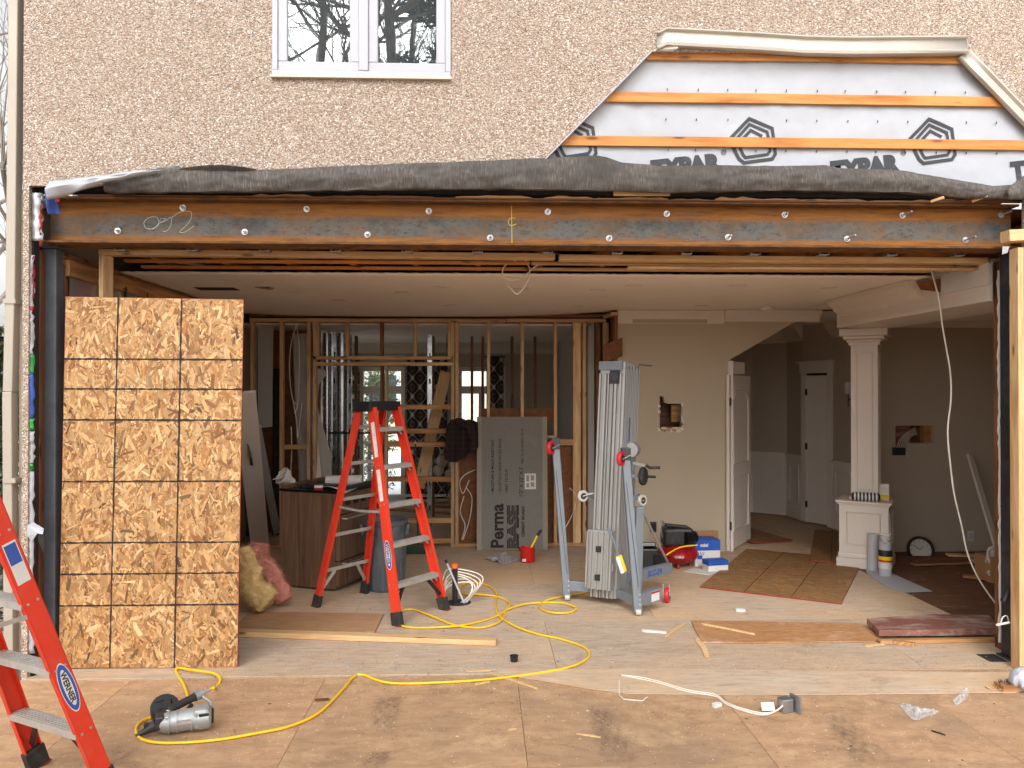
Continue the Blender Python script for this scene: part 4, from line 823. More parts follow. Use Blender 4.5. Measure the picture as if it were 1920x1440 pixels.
MB().bb((rgt - .004, YW - .012, 0), (rgt + .05, YW + .088, zlow - .002)).build('door_casing', K['trim'], cd); MB().prism([W_(1369, 677, YW + .1), W_(1396, 680, YW + .35), W_(1396, 701, YW + .35), W_(1369, 701, YW + .1)], (0, .03, 0)).build('pediment', K['trim'], cd)
for z in (.3, 1.7): MB().box(dh + dn * .012 + V((.0, 0, z)), (.02, .02, .09)).build('hinge', K['black'], cd)
# ---- cornice beam running back to the column
cb = thing('cornice_beam', 'off-white boxed ceiling beam with crown moulding and a broken corner', 'cornice beam', (3.85, 7.0, 2.48))
MB().bb((3.62, 5.62, 2.47), (4.2, 8.05, ZC + .04)).build('beam_box', K['trim'], cb); crown((3.62, 6.45, 0), (3.62, 8.0, 0), (-1, 0, 0), cb, .17, .15); MB().bb((3.60, 6.2, 2.465), (3.619, 8.0, 2.50)).build('beam_bead', K['trim'], cb)
crown((3.62, 8.05, 0), (4.2, 8.05, 0), (0, -1, 0), cb, .02, .02) if False else None
MB().bb((3.59, 5.55, 2.585), (3.619, 6.14, ZC - .002)).build('bare_board', K['paper'], cb); MB().bb((3.602, 5.55, 2.47), (3.619, 6.25, 2.584)).build('bare_board', K['trim'], cb)
MB().prism([V((3.60, 6.14, 2.60)), V((3.60, 6.45, 2.66)), V((3.55, 6.55, ZC - .01)), V((3.60, 6.14, ZC - .03))], (.018, 0, 0)).build('torn_lath', K['osbdark'], cb)
MB().bb((4.2, 7.95, 2.55), (6.3, 8.12, ZC + .02)).build('cross_beam', K['trim'], cb); crown((4.2, 7.95, 0), (6.3, 7.95, 0), (0, -1, 0), cb, .2, .13)
# ---- panelled column on a pedestal
cx_, cy_ = 4.03, 8.28; co = thing('panelled_column', 'white panelled square column on a wide panelled pedestal', 'column', (cx_, cy_, 0), R(-32))
def sq(name, w, z0, z1, mat='trim', bevel=.004): return MB().bb((-w / 2, -w / 2, z0), (w / 2, w / 2, z1)).build(name, K[mat], co, local=True, bevel=bevel)
sq('pedestal', .47, 0, .66); sq('plinth', .52, 0, .10); sq('plinth', .495, .10, .15, bevel=.012); sq('pedestal_cap', .54, .665, .69, bevel=.01); sq('pedestal_cap', .50, .645, .665)
sq('shaft', .26, .69, 2.34); sq('shaft_base', .29, .69, .72); sq('capital', .30, 2.30, 2.33); sq('capital', .34, 2.33, 2.36, bevel=.012); sq('capital', .40, 2.36, 2.395, bevel=.012); sq('capital', .46, 2.395, 2.469)
for k in range(4):
    rm = Matrix.Rotation(k * math.pi / 2, 3, 'Z')
    for w, x, z0, z1, r_ in ((.235, .155, .24, .57, .012), (.13, .075, .80, 2.22, .008)):
        pts = [rm @ V((sx_ * x, -w, z)) for sx_, z in ((-1, z0), (1, z0), (1, z1), (-1, z1))]; MB().tube(pts, r_, 6, closed=True).build('panel_moulding', K['trim'], co, local=True)
# ---- right room
ro = thing('side_room_wall', 'taupe wall of the side room with an exposed wiring cutout', 'wall', (5.2, 8.8, 0)); YR = 8.9
hole = [aty(x, y, YR) for x, y in ((1679, 798), (1751, 798), (1751, 831), (1700, 831), (1697, 840), (1679, 840))]
MB().prism([V((4.45, YR, 0)), V((6.35, YR, 0)), V((6.35, YR, ZC)), V((4.45, YR, ZC))], (0, .06, 0), 0, [hole]).build('painted_board', K['taupe'], ro)
MB().bb((hole[0].x - .1, YR + .16, 1.0), (hole[1].x + .1, YR + .18, 1.7)).build('cavity_back', K['dark'], ro); MB().bb((aty(1738, 800, YR).x, YR + .062, 1.0), (aty(1752, 800, YR).x, YR + .15, 1.7)).build('cavity_stud', K['pine_old'], ro)
MB().bb((aty(1690, 800, YR).x, YR + .13, 1.1), (aty(1718, 800, YR).x, YR + .15, 1.46)).build('red_film', K['mahog'], ro)
for k in range(5): MB().tube(spline([aty(1681 + k * 3, 843, YR - .01), aty(1686 + k * 4, 826, YR - .02), aty(1700 + k * 3, 812 + k, YR + .03), aty(1716 + k, 802 + 3 * k, YR + .08)]), .004, 5).build('wire', K['cable'], ro)
MB().box(aty(1685, 846, YR - .02), (.13, .05, .085)).build('junction_box', K['darkmetal'], ro); MB().box(aty(1700, 853, YR - .006), (.03, .012, .05)).build('wall_plate', K['white'], ro); outlet(1820, 1005, ro, True, YR)
crown((4.45, YR, 0), (6.35, YR, 0), (0, -1, 0), ro, .2, .14)
MB().bb((3.62, 5.63, ZC), (6.35, YR, ZC + .02)).build('side_room_ceiling', K['ceiling'], ro)
sc_ = thing('wall_sconce', 'black iron wall sconce with clear glass shade in the hall', 'sconce', aty(1592, 742, 9.75)); p = aty(1592, 742, 9.75)
MB().box(p + V((.09, .05, 0)), (.07, .03, .36)).build('backplate', K['darkwood'], sc_); MB().cyl(p + V((-.01, 0, -.14)), p + V((-.01, 0, .02)), .008).build('stem', K['black'], sc_); MB().bar(p + V((-.01, 0, -.04)), p + V((.08, .04, -.07)), .015, .015).build('arm', K['black'], sc_); MB().cyl(p + V((-.01, 0, .02)), p + V((-.01, 0, .17)), .05, n=20).build('glass_shade', K['poly'], sc_)
# ================================================================ leaning strand board panel
def flakes(mb, w, h, n, seed, L=(.03, .108), tone=1.0, dirs=(R(90), .55), soft=0):
    """wood strands pressed flat: thin polygons of their own colour in the local XY plane"""
    rnd = random.Random(seed); pal = [(202, 158, 106), (210, 170, 118), (190, 144, 92), (172, 124, 74), (218, 182, 134), (158, 108, 62), (196, 152, 98), (140, 92, 52), (206, 162, 110), (182, 134, 84)]
    for i in range(n):
        l = rnd.uniform(*L) * (1 if rnd.random() < .7 else .5); b = l * rnd.uniform(.09, .28); a = rnd.gauss(dirs[0], dirs[1]) if rnd.random() < .62 else rnd.uniform(0, math.pi)
        cx, cy = rnd.uniform(-w / 2, w / 2), rnd.uniform(-h / 2, h / 2); z = .0002 + .0022 * i / n; sk = rnd.uniform(-.3, .3) * b * 2
        pts = [(-l / 2 + sk, -b / 2), (l / 2 - rnd.uniform(0, .25) * l, -b / 2), (l / 2, rnd.uniform(-.4, .4) * b), (l / 2 - rnd.uniform(0, .3) * l, b / 2), (-l / 2 + rnd.uniform(0, .2) * l, b / 2)]
        ca, sa = math.cos(a), math.sin(a); tx, ty = rnd.uniform(-.0004, .0004), rnd.uniform(-.0004, .0004); P = []
        for x, y in pts:
            X = max(-w / 2, min(w / 2, cx + x * ca - y * sa)); Y = max(-h / 2, min(h / 2, cy + x * sa + y * ca)); P.append((X, Y, z + tx * x / l + ty))
        c = rnd.choice(pal); c = tuple(v * (1 - soft) + m_ * soft for v, m_ in zip(c, (188, 140, 90))); k = rnd.uniform(.86 + .1 * soft, 1.1 - .07 * soft) * tone * (.68 + .25 * soft if rnd.random() < .035 else 1); c = lin(*[min(255, v * k) for v in c])
        mb.add(P, [(0, 1, 2, 3, 4)], 0, False, c)
    return mb
b0, b1 = atz(110, 1254, .004), atz(443, 1252, .004); b1.y = b0.y; ax = (b1 - b0); PWD = ax.length
pt = atdist(120, 560, b0 + V((0, .10, 0)), V((0, 1, 0))); PHT = 2.44
lean = V((.013, .004, 1)).normalized(); ax = ax.normalized(); lean = (lean - ax * (lean.dot(ax) - .0)).normalized() if False else lean; ax = (ax - lean * ax.dot(lean)).normalized(); nrm = ax.cross(lean)      # points toward the camera
osb = thing('strand_board', 'big upright strand board sheet with black grid lines leaning in opening', 'strand board', (b0 + b1) / 2)
ctr = (b0 + b1) / 2 + lean * PHT / 2; OM = Matrix((ax, lean, nrm)).transposed().to_4x4(); OM.translation = ctr
MB().box((0, 0, -.006), (PWD, PHT, .012)).xf(OM).build('board_core', K['osbbase'], osb)
flakes(MB(), PWD - .002, PHT - .002, 11500, 11).xf(OM).build('wood_strands', K['osbflake'], osb, kind='stuff', fixn=False)
mb = MB(); rect = ((-PWD / 2, 0), (PWD / 2, 0)); 
mb.box((PWD / 2 + .001, 0, -.006), (.002, PHT, .0125)); mb.box((-PWD / 2 - .001, 0, -.006), (.002, PHT, .0125)); mb.box((0, PHT / 2 + .001, -.006), (PWD + .004, .002, .0125)); mb.xf(OM).build('painted_edge', K['rededge'], osb)
def sprayline(A_, B_, seed):
    rnd = random.Random(seed); A_, B_ = V((*A_, .0028)), V((*B_, .0028)); n = 60; d = (B_ - A_).normalized(); p = V((-d.y, d.x, 0)); vs_ = []
    for i in range(n + 1):
        w = .0058 * rnd.uniform(.55, 1.35); o = rnd.uniform(-.0012, .0012); c = A_.lerp(B_, i / n) + p * o; vs_ += [c + p * w, c - p * w]
    MB().add(vs_, [(2 * i, 2 * i + 1, 2 * i + 3, 2 * i + 2) for i in range(n)]).xf(OM).build('grid_line', K['line'], osb, fixn=False)
inv = OM.inverted()
def onb(x, y): q = inv @ atdist(x, y, ctr, nrm); return q
for i, (y0, y1) in enumerate(((673, 674.5), (729, 730), (787, 788), (903, 902), (1018, 1016), (1077, 1074), (1136, 1133))):
    a_, b_ = onb(115, y0), onb(448, y1); sprayline((-PWD / 2, a_.y), (PWD / 2, b_.y), i)
for i, (xt, xb) in enumerate(((222, 206), (341, 327))): a_, b_ = onb(xt, 562), onb(xb, 1250); sprayline((a_.x, PHT / 2), (b_.x, -PHT / 2), 20 + i)

# ================================================================ stepladders
def ladder(name, label, foot_c, rz, H, sf, sr, wf, wt, nstep, mk='orange', fore=False):
    """local +Y = climbing side; apex above the origin"""
    t = thing(name, label, 'stepladder', foot_c, rz, 'orange stepladders')
    yt, ztp_ = .075, H - .06
    def rail(sx, side):
        f_ = V((sx * wf / 2, sf if side > 0 else -sr, .03)); tp = V((sx * wt / 2, yt if side > 0 else -yt, ztp_)); return f_, tp
    for side in (1, -1):
        for sx in (-1, 1):
            f_, tp = rail(sx, side); d = (tp - f_).normalized(); out = V((sx, 0, 0)); out = (out - d * out.dot(d)).normalized(); fw = out.cross(d); dep = .085 if side > 0 else .062; th = .006; fl = .03
            m_ = MB(); m_.bar(f_, tp, th, dep, fw)   # web
            for s2 in (-1, 1): m_.bar(f_ - out * (fl / 2 - th / 2) + fw * s2 * (dep / 2 - .003), tp - out * (fl / 2 - th / 2) + fw * s2 * (dep / 2 - .003), fl, th * .99, fw)
            r_ = m_.build('rail', K[mk], t, local=True, bevel=.0018)
            s_ = MB(); s_.bar(f_ - d * .028 - out * .012, f_ + d * .075 - out * .012, .042, dep + .014, fw); s_.build('foot', K['rubber'], t, local=True, bevel=.004)
            p_ = MB(); p_.bar(f_ - d * .036 - out * .012, f_ - d * .028 - out * .012, .046, dep + .022, fw); p_.build('foot_pad', K['rededge'], t, local=True)
            if side > 0:
                for k in range(nstep):
                    zz = .305 * (k + 1) * (H / (1.75 if nstep == 5 else 2.33)); q = f_.lerp(tp, (zz - f_.z) / (tp.z - f_.z))
                    for e in (-.022, .022): m2 = MB().cyl(q + out * .002 + fw * e, q + out * .006 + fw * e, .006, n=8); m2.build('rivet', K['zinc'], t, local=True)
    for k in range(nstep):
        zz = .305 * (k + 1) * (H / (1.75 if nstep == 5 else 2.33)); a_, b_ = rail(-1, 1), rail(1, 1); u = (zz - .03) / (ztp_ - .03); p, q = a_[0].lerp(a_[1], u), b_[0].lerp(b_[1], u); p.x += .008; q.x -= .008
        m_ = MB(); m_.bar(p, q, .085, .004); m_.bar(p + V((0, .0415, -.014)), q + V((0, .0415, -.014)), .003, .03); m_.bar(p + V((0, -.0415, -.014)), q + V((0, -.0415, -.014)), .003, .03)
        for e in (-.03, -.015, 0, .015, .03): m_.bar(p + V((0, e, .003)), q + V((0, e, .003)), .005, .003)
        m_.build('step', K['alstep'], t, local=True)
        for P_, s2 in ((p, 1), (q, -1)): MB().bar(P_ + V((.005 * s2, .02, -.06)), P_ + V((.065 * s2, .02, -.01)), .02, .003, (0, 1, 0)).build('step_brace', K['alstep'], t, local=True)
        if k < nstep - 0:
            a_, b_ = rail(-1, -1), rail(1, -1); p, q = a_[0].lerp(a_[1], u), b_[0].lerp(b_[1], u); MB().bar(p, q, .016, .03).build('rear_bar', K['alstep'], t, local=True, bevel=.003)
    for side in (1, -1):
        for sx in (-1, 1):
            f_, tp = rail(sx, side); d = (tp - f_).normalized(); a_, b_ = rail(-sx, side); zz = .30
            MB().bar(f_ + d * .10 - V((sx * .02, 0, 0)), V((sx * (wf / 2 - .16), f_.y * .86, .29)), .03, .012, (0, 1, 0)).build('knee_brace', K['black'] if side > 0 else K['alstep'], t, local=True, bevel=.002)
    for sx in (-1, 1):
        u = .5; f1, t1 = rail(sx, 1); f2, t2 = rail(sx, -1); p, q = f1.lerp(t1, u), f2.lerp(t2, u); m_ = (p + q) / 2 + V((0, 0, -.015)); MB().bar(p, m_, .003, .02).bar(m_, q, .003, .02).build('spreader', K['alstep'], t, local=True)
    c = MB(); c.box((0, 0, H - .02), (wt + .06, .19, .028)); c.box((0, .089, H - .05), (wt + .06, .014, .06)); c.box((0, -.089, H - .05), (wt + .06, .014, .06)); c.box((wt / 2 + .024, 0, H - .055), (.012, .17, .07)); c.box((-wt / 2 - .024, 0, H - .055), (.012, .17, .07)); c.build('top_cap', K['black'], t, local=True, bevel=.008)
    # decals on the outer faces of the front rails
    for sx in (-1, 1):
        f_, tp = rail(sx, 1); d = (tp - f_).normalized(); out = V((sx, 0, 0)); out = (out - d * out.dot(d)).normalized(); fw = out.cross(d); base = wm(t)
        def decal(u0, u1, w, mat, off, nm, oval=False):
            a_, b_ = f_.lerp(tp, u0) + out * off, f_.lerp(tp, u1) + out * off; c_ = (a_ + b_) / 2; L = (b_ - a_).length
            if oval: pts = [c_ + d * (L / 2 * math.cos(k * math.pi / 16)) + fw * (w / 2 * math.sin(k * math.pi / 16)) for k in range(32)]
            else: pts = [a_ - fw * w / 2, b_ - fw * w / 2, b_ + fw * w / 2, a_ + fw * w / 2]
            return MB().prism(pts, out * .0004).build(nm, mat, t, local=True)
        lc = .30 * 1.75 / H
        decal(lc - .068, lc + .068, .070, K['paper'], .0034, 'badge', True); decal(lc - .064, lc + .064, .064, K['wblue'], .0038, 'badge', True); decal(lc - .050, lc + .050, .040, K['paper'], .0042, 'badge', True)
        c_ = f_.lerp(tp, lc) + out * .0048; xd = -d; yd = out.cross(xd); o_ = base @ (c_ - xd * .078 - yd * .0115); r3 = base.to_3x3()
        text('badge_lettering', 'WERNER', .034, K['ink'], M4(o_, r3 @ xd, r3 @ yd), t, bold=.0012, width=.155)
        if fore: decal(.585, .69, .058, K['paper'], .0034, 'label_sticker'); decal(.635, .685, .05, K['wblue'], .0040, 'label_sticker')
        else: decal(.55, .70, .04, K['label'], .0034, 'label_sticker'); decal(.76, .93, .04, K['label'], .0034, 'label_sticker')
    return t
F1, F2, R1, R2 = atz(743, 1172), atz(834, 1144), atz(583, 1138), atz(694, 1112)
fc, rc = (F1 + F2) / 2, (R1 + R2) / 2; fd = (fc - rc).normalized(); rz = math.atan2(fd.y, fd.x) - math.pi / 2; spd = (fc - rc).length
ladder('stepladder', 'orange fibreglass stepladder standing open in front of the grey bin', fc - fd * spd * .53, rz, 1.745, spd * .53, spd * .47, .58, .30, 5)
N1, N2 = atz(203, 1484), atz(66, 1437); fc = (N1 + N2) / 2; e = (N2 - N1).normalized(); fd = V((e.y, -e.x, 0)); fd = fd if fd.y > 0 else -fd; rz = math.atan2(fd.y, fd.x) - math.pi / 2
ladder('stepladder', 'orange fibreglass stepladder on the deck beside the house corner', fc - fd * .68, rz, 1.79, .68, .52, (N2 - N1).length, .34, 5, 'orange', True)

# ================================================================ material lift
lift = thing('material_lift', 'silver telescoping material lift with folded grey legs', 'material lift', atz(1145, 1130))
mc = atz(1140, 1136); base_y = mc.y
ml, mr = atz(1100, 1126), atz(1178, 1130)
tilt = V((.045, .02, 1)).normalized()
ang = R(38); ex = V((math.cos(ang), math.sin(ang), 0)); ey = V((-math.sin(ang), math.cos(ang), 0))   # ex: along the long side, away right
# plan: near corner where the two visible faces meet
nc = V((atz(1150, 1136).x, atz(1150, 1136).y, 0))
lx = V((-.80, .42, 0)).normalized(); rx = V((.55, .62, 0)).normalized()     # left face and right face directions
hm = 2.08
def lp(u, v, z): return nc + lx * u + rx * v + tilt * z
zb0 = .06
secs = 5
for i in range(secs):
    v0, v1 = .052 * i, .052 * i + .036; top_ = hm - .012 * i; m_ = MB()
    P = [(0, v0), (.20, v0), (.20, v1), (0, v1)]
    m_.prism([lp(u, v, zb0 + .02 * i) for u, v in P], tilt * (top_ - zb0 - .02 * i))
    for v in (v0 + .003, v1 - .003): m_.prism([lp(-.022, v - .003, zb0), lp(0, v - .003, zb0), lp(0, v + .003, zb0), lp(-.022, v + .003, zb0)], tilt * (top_ - zb0))
    m_.build('mast_section', K['alum'], lift, bevel=.002)
m_ = MB()
for u, w_r in ((.008, .008), (.05, .011), (.078, .005), (.115, .005), (.145, .011), (.192, .008)): m_.prism([lp(u - w_r, -.022, zb0), lp(u + w_r, -.022, zb0), lp(u + w_r, 0, zb0), lp(u - w_r, 0, zb0)], tilt * (hm - .16))
m_.build('mast_rib', K['alum'], lift, bevel=.003)
MB().prism([lp(-.002, -.026, hm - .07), lp(.205, -.026, hm - .07), lp(.205, .05, hm - .07), lp(-.002, .05, hm - .07)], tilt * .075).build('mast_head', K['lift'], lift, bevel=.003)
MB().prism([lp(.015, -.0265, hm - .19), lp(.10, -.0265, hm - .19), lp(.10, -.0225, hm - .19), lp(.015, -.0225, hm - .19)], tilt * .115).build('pulley_guard', K['black'], lift); p = lp(.058, -.030, hm - .13); MB().cyl(p, p + lx.cross(V((0, 0, 1))) * -.004, .036, n=20).build('pulley', K['darkmetal'], lift)
for i in range(5):
    p = lp(-.006, .026 + .052 * i, hm - .05); MB().box(p, (.02, .02, .03)).build('cable_anchor', K['darkmetal'], lift)
p = lp(0, .27, hm - .02); MB().bar(p, p + V((.12, .03, -.01)), .012, .01).build('hook', K['darkmetal'], lift)
n_out = V((rx.y, -rx.x, 0)); n_out = n_out if n_out.dot(CO - nc) > 0 else -n_out
text('mast_lettering', 'Genie  Superlift Contractor', .032, K['blue'], M4(lp(-.0225, .112, hm - .98), tilt, -rx), lift, bold=.0012, shear=.2, width=.50)
# carriage
m_ = MB(); m_.prism([lp(-.005, -.075, .14), lp(.215, -.075, .14), lp(.215, -.012, .14), lp(-.005, -.012, .14)], tilt * .50)
for u in (.02, .07, .12, .17, .205): m_.prism([lp(u - .008, -.092, .15), lp(u + .008, -.092, .15), lp(u + .008, -.074, .15), lp(u - .008, -.074, .15)], tilt * .48)
m_.build('carriage', K['alum'], lift, bevel=.003)
for z in (.46, .22): MB().prism([lp(.085, -.094, z), lp(.125, -.094, z), lp(.125, -.082, z), lp(.085, -.082, z)], tilt * .05).build('carriage_slot', K['black'], lift)
MB().prism([lp(-.012, -.06, .30), lp(-.006, -.06, .30), lp(-.006, -.02, .30), lp(-.012, -.02, .30)], tilt * .06).build('latch', K['zinc'], lift)
MB().tube([aty(1140, 990, base_y - .16), aty(1152, 1018, base_y - .17), aty(1160, 1040, base_y - .17), aty(1168, 1070, base_y - .16)], .012, 8).build('load_arm', K['lift'], lift)
a_, b_ = aty(1160, 1042, base_y - .2), aty(1170, 1072, base_y - .2); MB().bar(a_, b_, .05, .012, (0, 1, 0)).build('warning_decal', K['yellow'], lift); MB().bar(a_ + V((-.012, -.008, -.01)), b_ + V((-.012, -.008, -.01)), .03, .008, (0, 1, 0)).build('warning_decal', K['paper'], lift)
# base frame
pL, pR = atz(1063, 1126), atz(1196, 1154); zb_ = .13
MB().bar(pL + V((0, .02, zb_)), lp(.20, .05, 0) + V((0, 0, zb_)), .055, .085).build('base_arm', K['lift'], lift, bevel=.004)
bk = atz(1252, 1105); MB().bar(lp(0, .2, 0) + V((0, 0, .20)), V((bk.x + .02, bk.y, .20)), .06, .09).build('base_arm', K['lift'], lift, bevel=.004)
pr2 = atz(1240, 1148); MB().bar(pR + V((0, .02, .12)), V((pr2.x, pr2.y + .1, .13)), .06, .10).build('base_arm', K['lift'], lift, bevel=.004)
MB().bar(lp(-.03, .02, 0) + V((0, 0, .11)), pR + V((0, .02, .12)), .05, .07).build('base_arm', K['lift'], lift, bevel=.004)
q0 = V((aty(1206, 1098, bk.y).x, 0, 0)); b_a, b_b = lp(0, .2, 0) + V((0, 0, .2)), V((bk.x + .02, bk.y, .20)); bd = (b_b - b_a).normalized(); bn = V((bd.y, -bd.x, 0)); bn = bn if bn.dot(CO - b_a) > 0 else -bn
text('lift_lettering', 'SLC-24', .072, K['blue'], M4(b_a.lerp(b_b, .42) + bn * .0315 + V((0, 0, -.025)), bd, (0, 0, 1)), lift, bold=.002, shear=.2, width=.20)
l_a, l_b = pR + V((0, .02, .12)), V((pr2.x, pr2.y + .1, .13)); ld = (l_b - l_a).normalized(); ln = V((ld.y, -ld.x, 0)); ln = ln if ln.dot(CO - l_a) > 0 else -ln
P0 = l_a.lerp(l_b, .52) + ln * .031; MB().prism([P0 + V((0, 0, -.04)), P0 + ld * .10 + V((0, 0, -.04)), P0 + ld * .10 + V((0, 0, .042)), P0 + V((0, 0, .042))], ln * .001).build('danger_decal', K['paper'], lift); MB().prism([P0 + ln * .001 + V((0, 0, .024)), P0 + ln * .001 + ld * .10 + V((0, 0, .024)), P0 + ln * .001 + ld * .10 + V((0, 0, .041)), P0 + ln * .001 + V((0, 0, .041))], ln * .0008).build('danger_decal', K['wred'], lift)
def castor(c, r, w, ax, mat, plate=None):
    ax = V(ax).normalized(); wv = MB(); wv.lathe([(r * .5, -w / 2), (r * .92, -w / 2), (r, -w * .3), (r, w * .3), (r * .92, w / 2), (r * .5, w / 2)], c, ax, 24); wv = wv.build('castor_wheel', mat, lift); MB().cyl(V(c) - ax * w * .55, V(c) + ax * w * .55, r * .55, n=18).build('castor_hub', K['darkmetal'], lift); MB().cyl(V(c) - ax * w * .62, V(c) + ax * w * .62, r * .2, n=12).build('castor_axle', K['zinc'], lift)
    if plate:
        pl_ = V(plate); m_ = MB(); m_.bar(V(c) + ax * w * .75, pl_ + ax * w * .75, .004, .03, ax.cross(V((0, 0, 1)))); m_.bar(V(c) - ax * w * .75, pl_ - ax * w * .75, .004, .03, ax.cross(V((0, 0, 1)))); m_.build('castor_fork', K['zinc'], lift)
# folded legs
for foot, tpx, tpy, dY, nm in ((pL, 1042, 838, .02, 'l'), (pR, 1173, 858, .03, 'r')):
    tp = aty(tpx, tpy, foot.y + dY); ft = foot + V((0, .01, .035)); u_ = (tp - ft).normalized()
    m_ = MB(); m_.bar(ft, tp, .065, .065, (0, 1, 0)); m_.build('stabiliser_leg', K['lift'], lift, bevel=.006); MB().bar(ft + V((-.0, -.034, .2)), tp + V((0, -.034, -.2)), .004, .004, (0, 1, 0)).build('leg_groove', K['darkmetal'], lift)
    MB().cyl(ft + V((-.02, -.02, -.004)), ft + V((.02, -.02, -.004)), .026, n=14).build('roller', K['tyre'], lift)
    for dz in (.06, .10, .14): MB().cyl(ft + V((.012, -.034, dz)), ft + V((.012, -.042, dz)), .009, n=6).build('bolt', K['zinc'], lift)
    MB().box(tp + V((.0, -.0, .03)), (.075, .07, .10)).build('castor_plate', K['darkmetal'], lift, bevel=.004)
    castor(tp + V((-.045, -.05, -.005)), .058, .034, (.75, -.55, 0), K['redwheel'], tp + V((.01, -.03, .02)))
castor(atz(1252, 1131) + V((0, 0.02, .065)), .065, .035, (.92, -.4, 0), K['redwheel'], atz(1252, 1131) + V((.0, .05, .15)))
cA = aty(1093, 930, base_y + .15); castor(cA, .05, .025, (.3, -.9, 0), K['tyre'], cA + V((.1, 0, .02))); cB = aty(1204, 938, base_y + .1); castor(cB, .05, .03, (.6, -.8, 0), K['tyre'], cB + V((-.06, .02, .03)))
MB().bar(cA + V((.05, 0, .01)), lp(.2, .1, cA.z - .06), .03, .02).build('castor_bracket', K['lift'], lift); MB().bar(cB + V((-.02, .02, .03)), lp(0, .2, cB.z), .05, .05).build('castor_bracket', K['lift'], lift)
MB().bar(aty(1200, 950, base_y + .05), V((nc.x + .22, base_y + .08, .1)), .07, .05, (0, 1, 0)).build('rear_upright', K['lift'], lift, bevel=.004)
MB().tube([aty(1199, 948, base_y + .06), V((bk.x + .0, bk.y, .25))], .011, 10).build('brace_rod', K['zinc'], lift)
# winch, crank, side wheel
wc_ = aty(1186, 843, base_y + .08); MB().cyl(wc_ + V((-.02, -.03, 0)), wc_ + V((.02, .03, 0)), .062, n=24).build('winch_drum', K['zinc'], lift); MB().bar(wc_ + V((-.05, .03, .03)), wc_ + V((-.05, .03, -.12)), .06, .06, (0, 1, 0)).build('winch_body', K['darkmetal'], lift, bevel=.004)
MB().bar(aty(1188, 868, base_y + .02), aty(1212, 873, base_y - .05), .012, .022).build('crank_arm', K['zinc'], lift); MB().tube([aty(1211, 872, base_y - .05), aty(1218, 877, base_y - .06), aty(1238, 877, base_y - .08)], .013, 10).build('crank_grip', K['rubber'], lift)
sw = aty(1206, 893, base_y + .0); MB().bar(sw + V((-.09, .03, 0)), sw, .025, .03).build('wheel_bracket', K['lift'], lift); MB().lathe([(.03, -.02), (.07, -.02), (.078, -.01), (.078, .01), (.07, .02), (.03, .02)], sw, (.86, -.5, 0), 24).build('side_wheel', K['rubber'], lift); MB().cyl(sw - V((.86, -.5, 0)) * .04, sw + V((.86, -.5, 0)) * .11, .011, n=12).build('wheel_axle', K['black'], lift)

# ================================================================ cement board with print
cbd = thing('cement_board', 'grey cement board sheet with upright printed lettering leaning on studs', 'cement board', atz(958, 1033))
c0, c1 = atz(894, 1032, .002), atz(1022, 1031, .002); c1 = c0 + (c1 - c0).normalized() * .8128; cax = (c1 - c0).normalized(); clean = V((0, .075, 1)).normalized(); cn = cax.cross(clean)
def cbp(u, v, o=0): return c0 + cax * u + clean * v + cn * o
MB().prism([cbp(0, 0), cbp(.8128, 0), cbp(.8128, 1.524), cbp(0, 1.524)], -cn * .0127).build('board', K['greyboard'], cbd, bevel=.002)
MB().prism([cbp(.0, .001, .0003), cbp(.055, .001, .0003), cbp(.055, 1.523, .0003), cbp(0, 1.523, .0003)], cn * .0006).build('taped_edge', K['boardedge'], cbd); MB().prism([cbp(.758, .001, .0003), cbp(.8128, .001, .0003), cbp(.8128, 1.523, .0003), cbp(.758, 1.523, .0003)], cn * .0006).build('taped_edge', K['boardedge'], cbd)
def vtext(s, u, v, size, width, bold=.001): text('print', s, size, K['line'], M4(cbp(u, v, .001), clean, -cax), cbd, bold=bold, width=width)
vtext('Perma', .30, .02, .20, .50, .006); vtext('BASE', .47, .02, .165, .49, .012); vtext('CEMENT BOARD', .545, .15, .045, .35, .002)
for i in range(7): MB().prism([cbp(.345 + i * .018, .02, .0018), cbp(.349 + i * .018, .02, .0018), cbp(.349 + i * .018, .51, .0018), cbp(.345 + i * .018, .51, .0018)], cn * .0003).build('print_stripe', K['greyboard'] if i else K['line'], cbd)
vtext('• MOISTURE & MOLD RESISTANT', .195, .64, .042, .62); vtext('• EDGETECH REINFORCED EDGE', .28, .64, .042, .63, .0005); vtext('• EASY TO CUT', .355, .64, .042, .28); vtext('1/2" X 32" X 5\'', .53, .60, .06, .34, .001); vtext('PM0106 06/26/2021 03:31', .535, .98, .032, .40, .0003)
MB().prism([cbp(.55, .69, .0008), cbp(.68, .69, .0008), cbp(.68, .87, .0008), cbp(.55, .87, .0008)], cn * .0008).build('paper_sticker', K['paper'], cbd)
for a_, b_, c_, d_ in ((.57, .60, .78, .85), (.57, .60, .71, .76), (.62, .66, .79, .85), (.62, .66, .72, .77)): MB().prism([cbp(a_, c_, .0017), cbp(b_, c_, .0017), cbp(b_, d_, .0017), cbp(a_, d_, .0017)], cn * .0003).build('sticker_print', K['boardedge'], cbd)
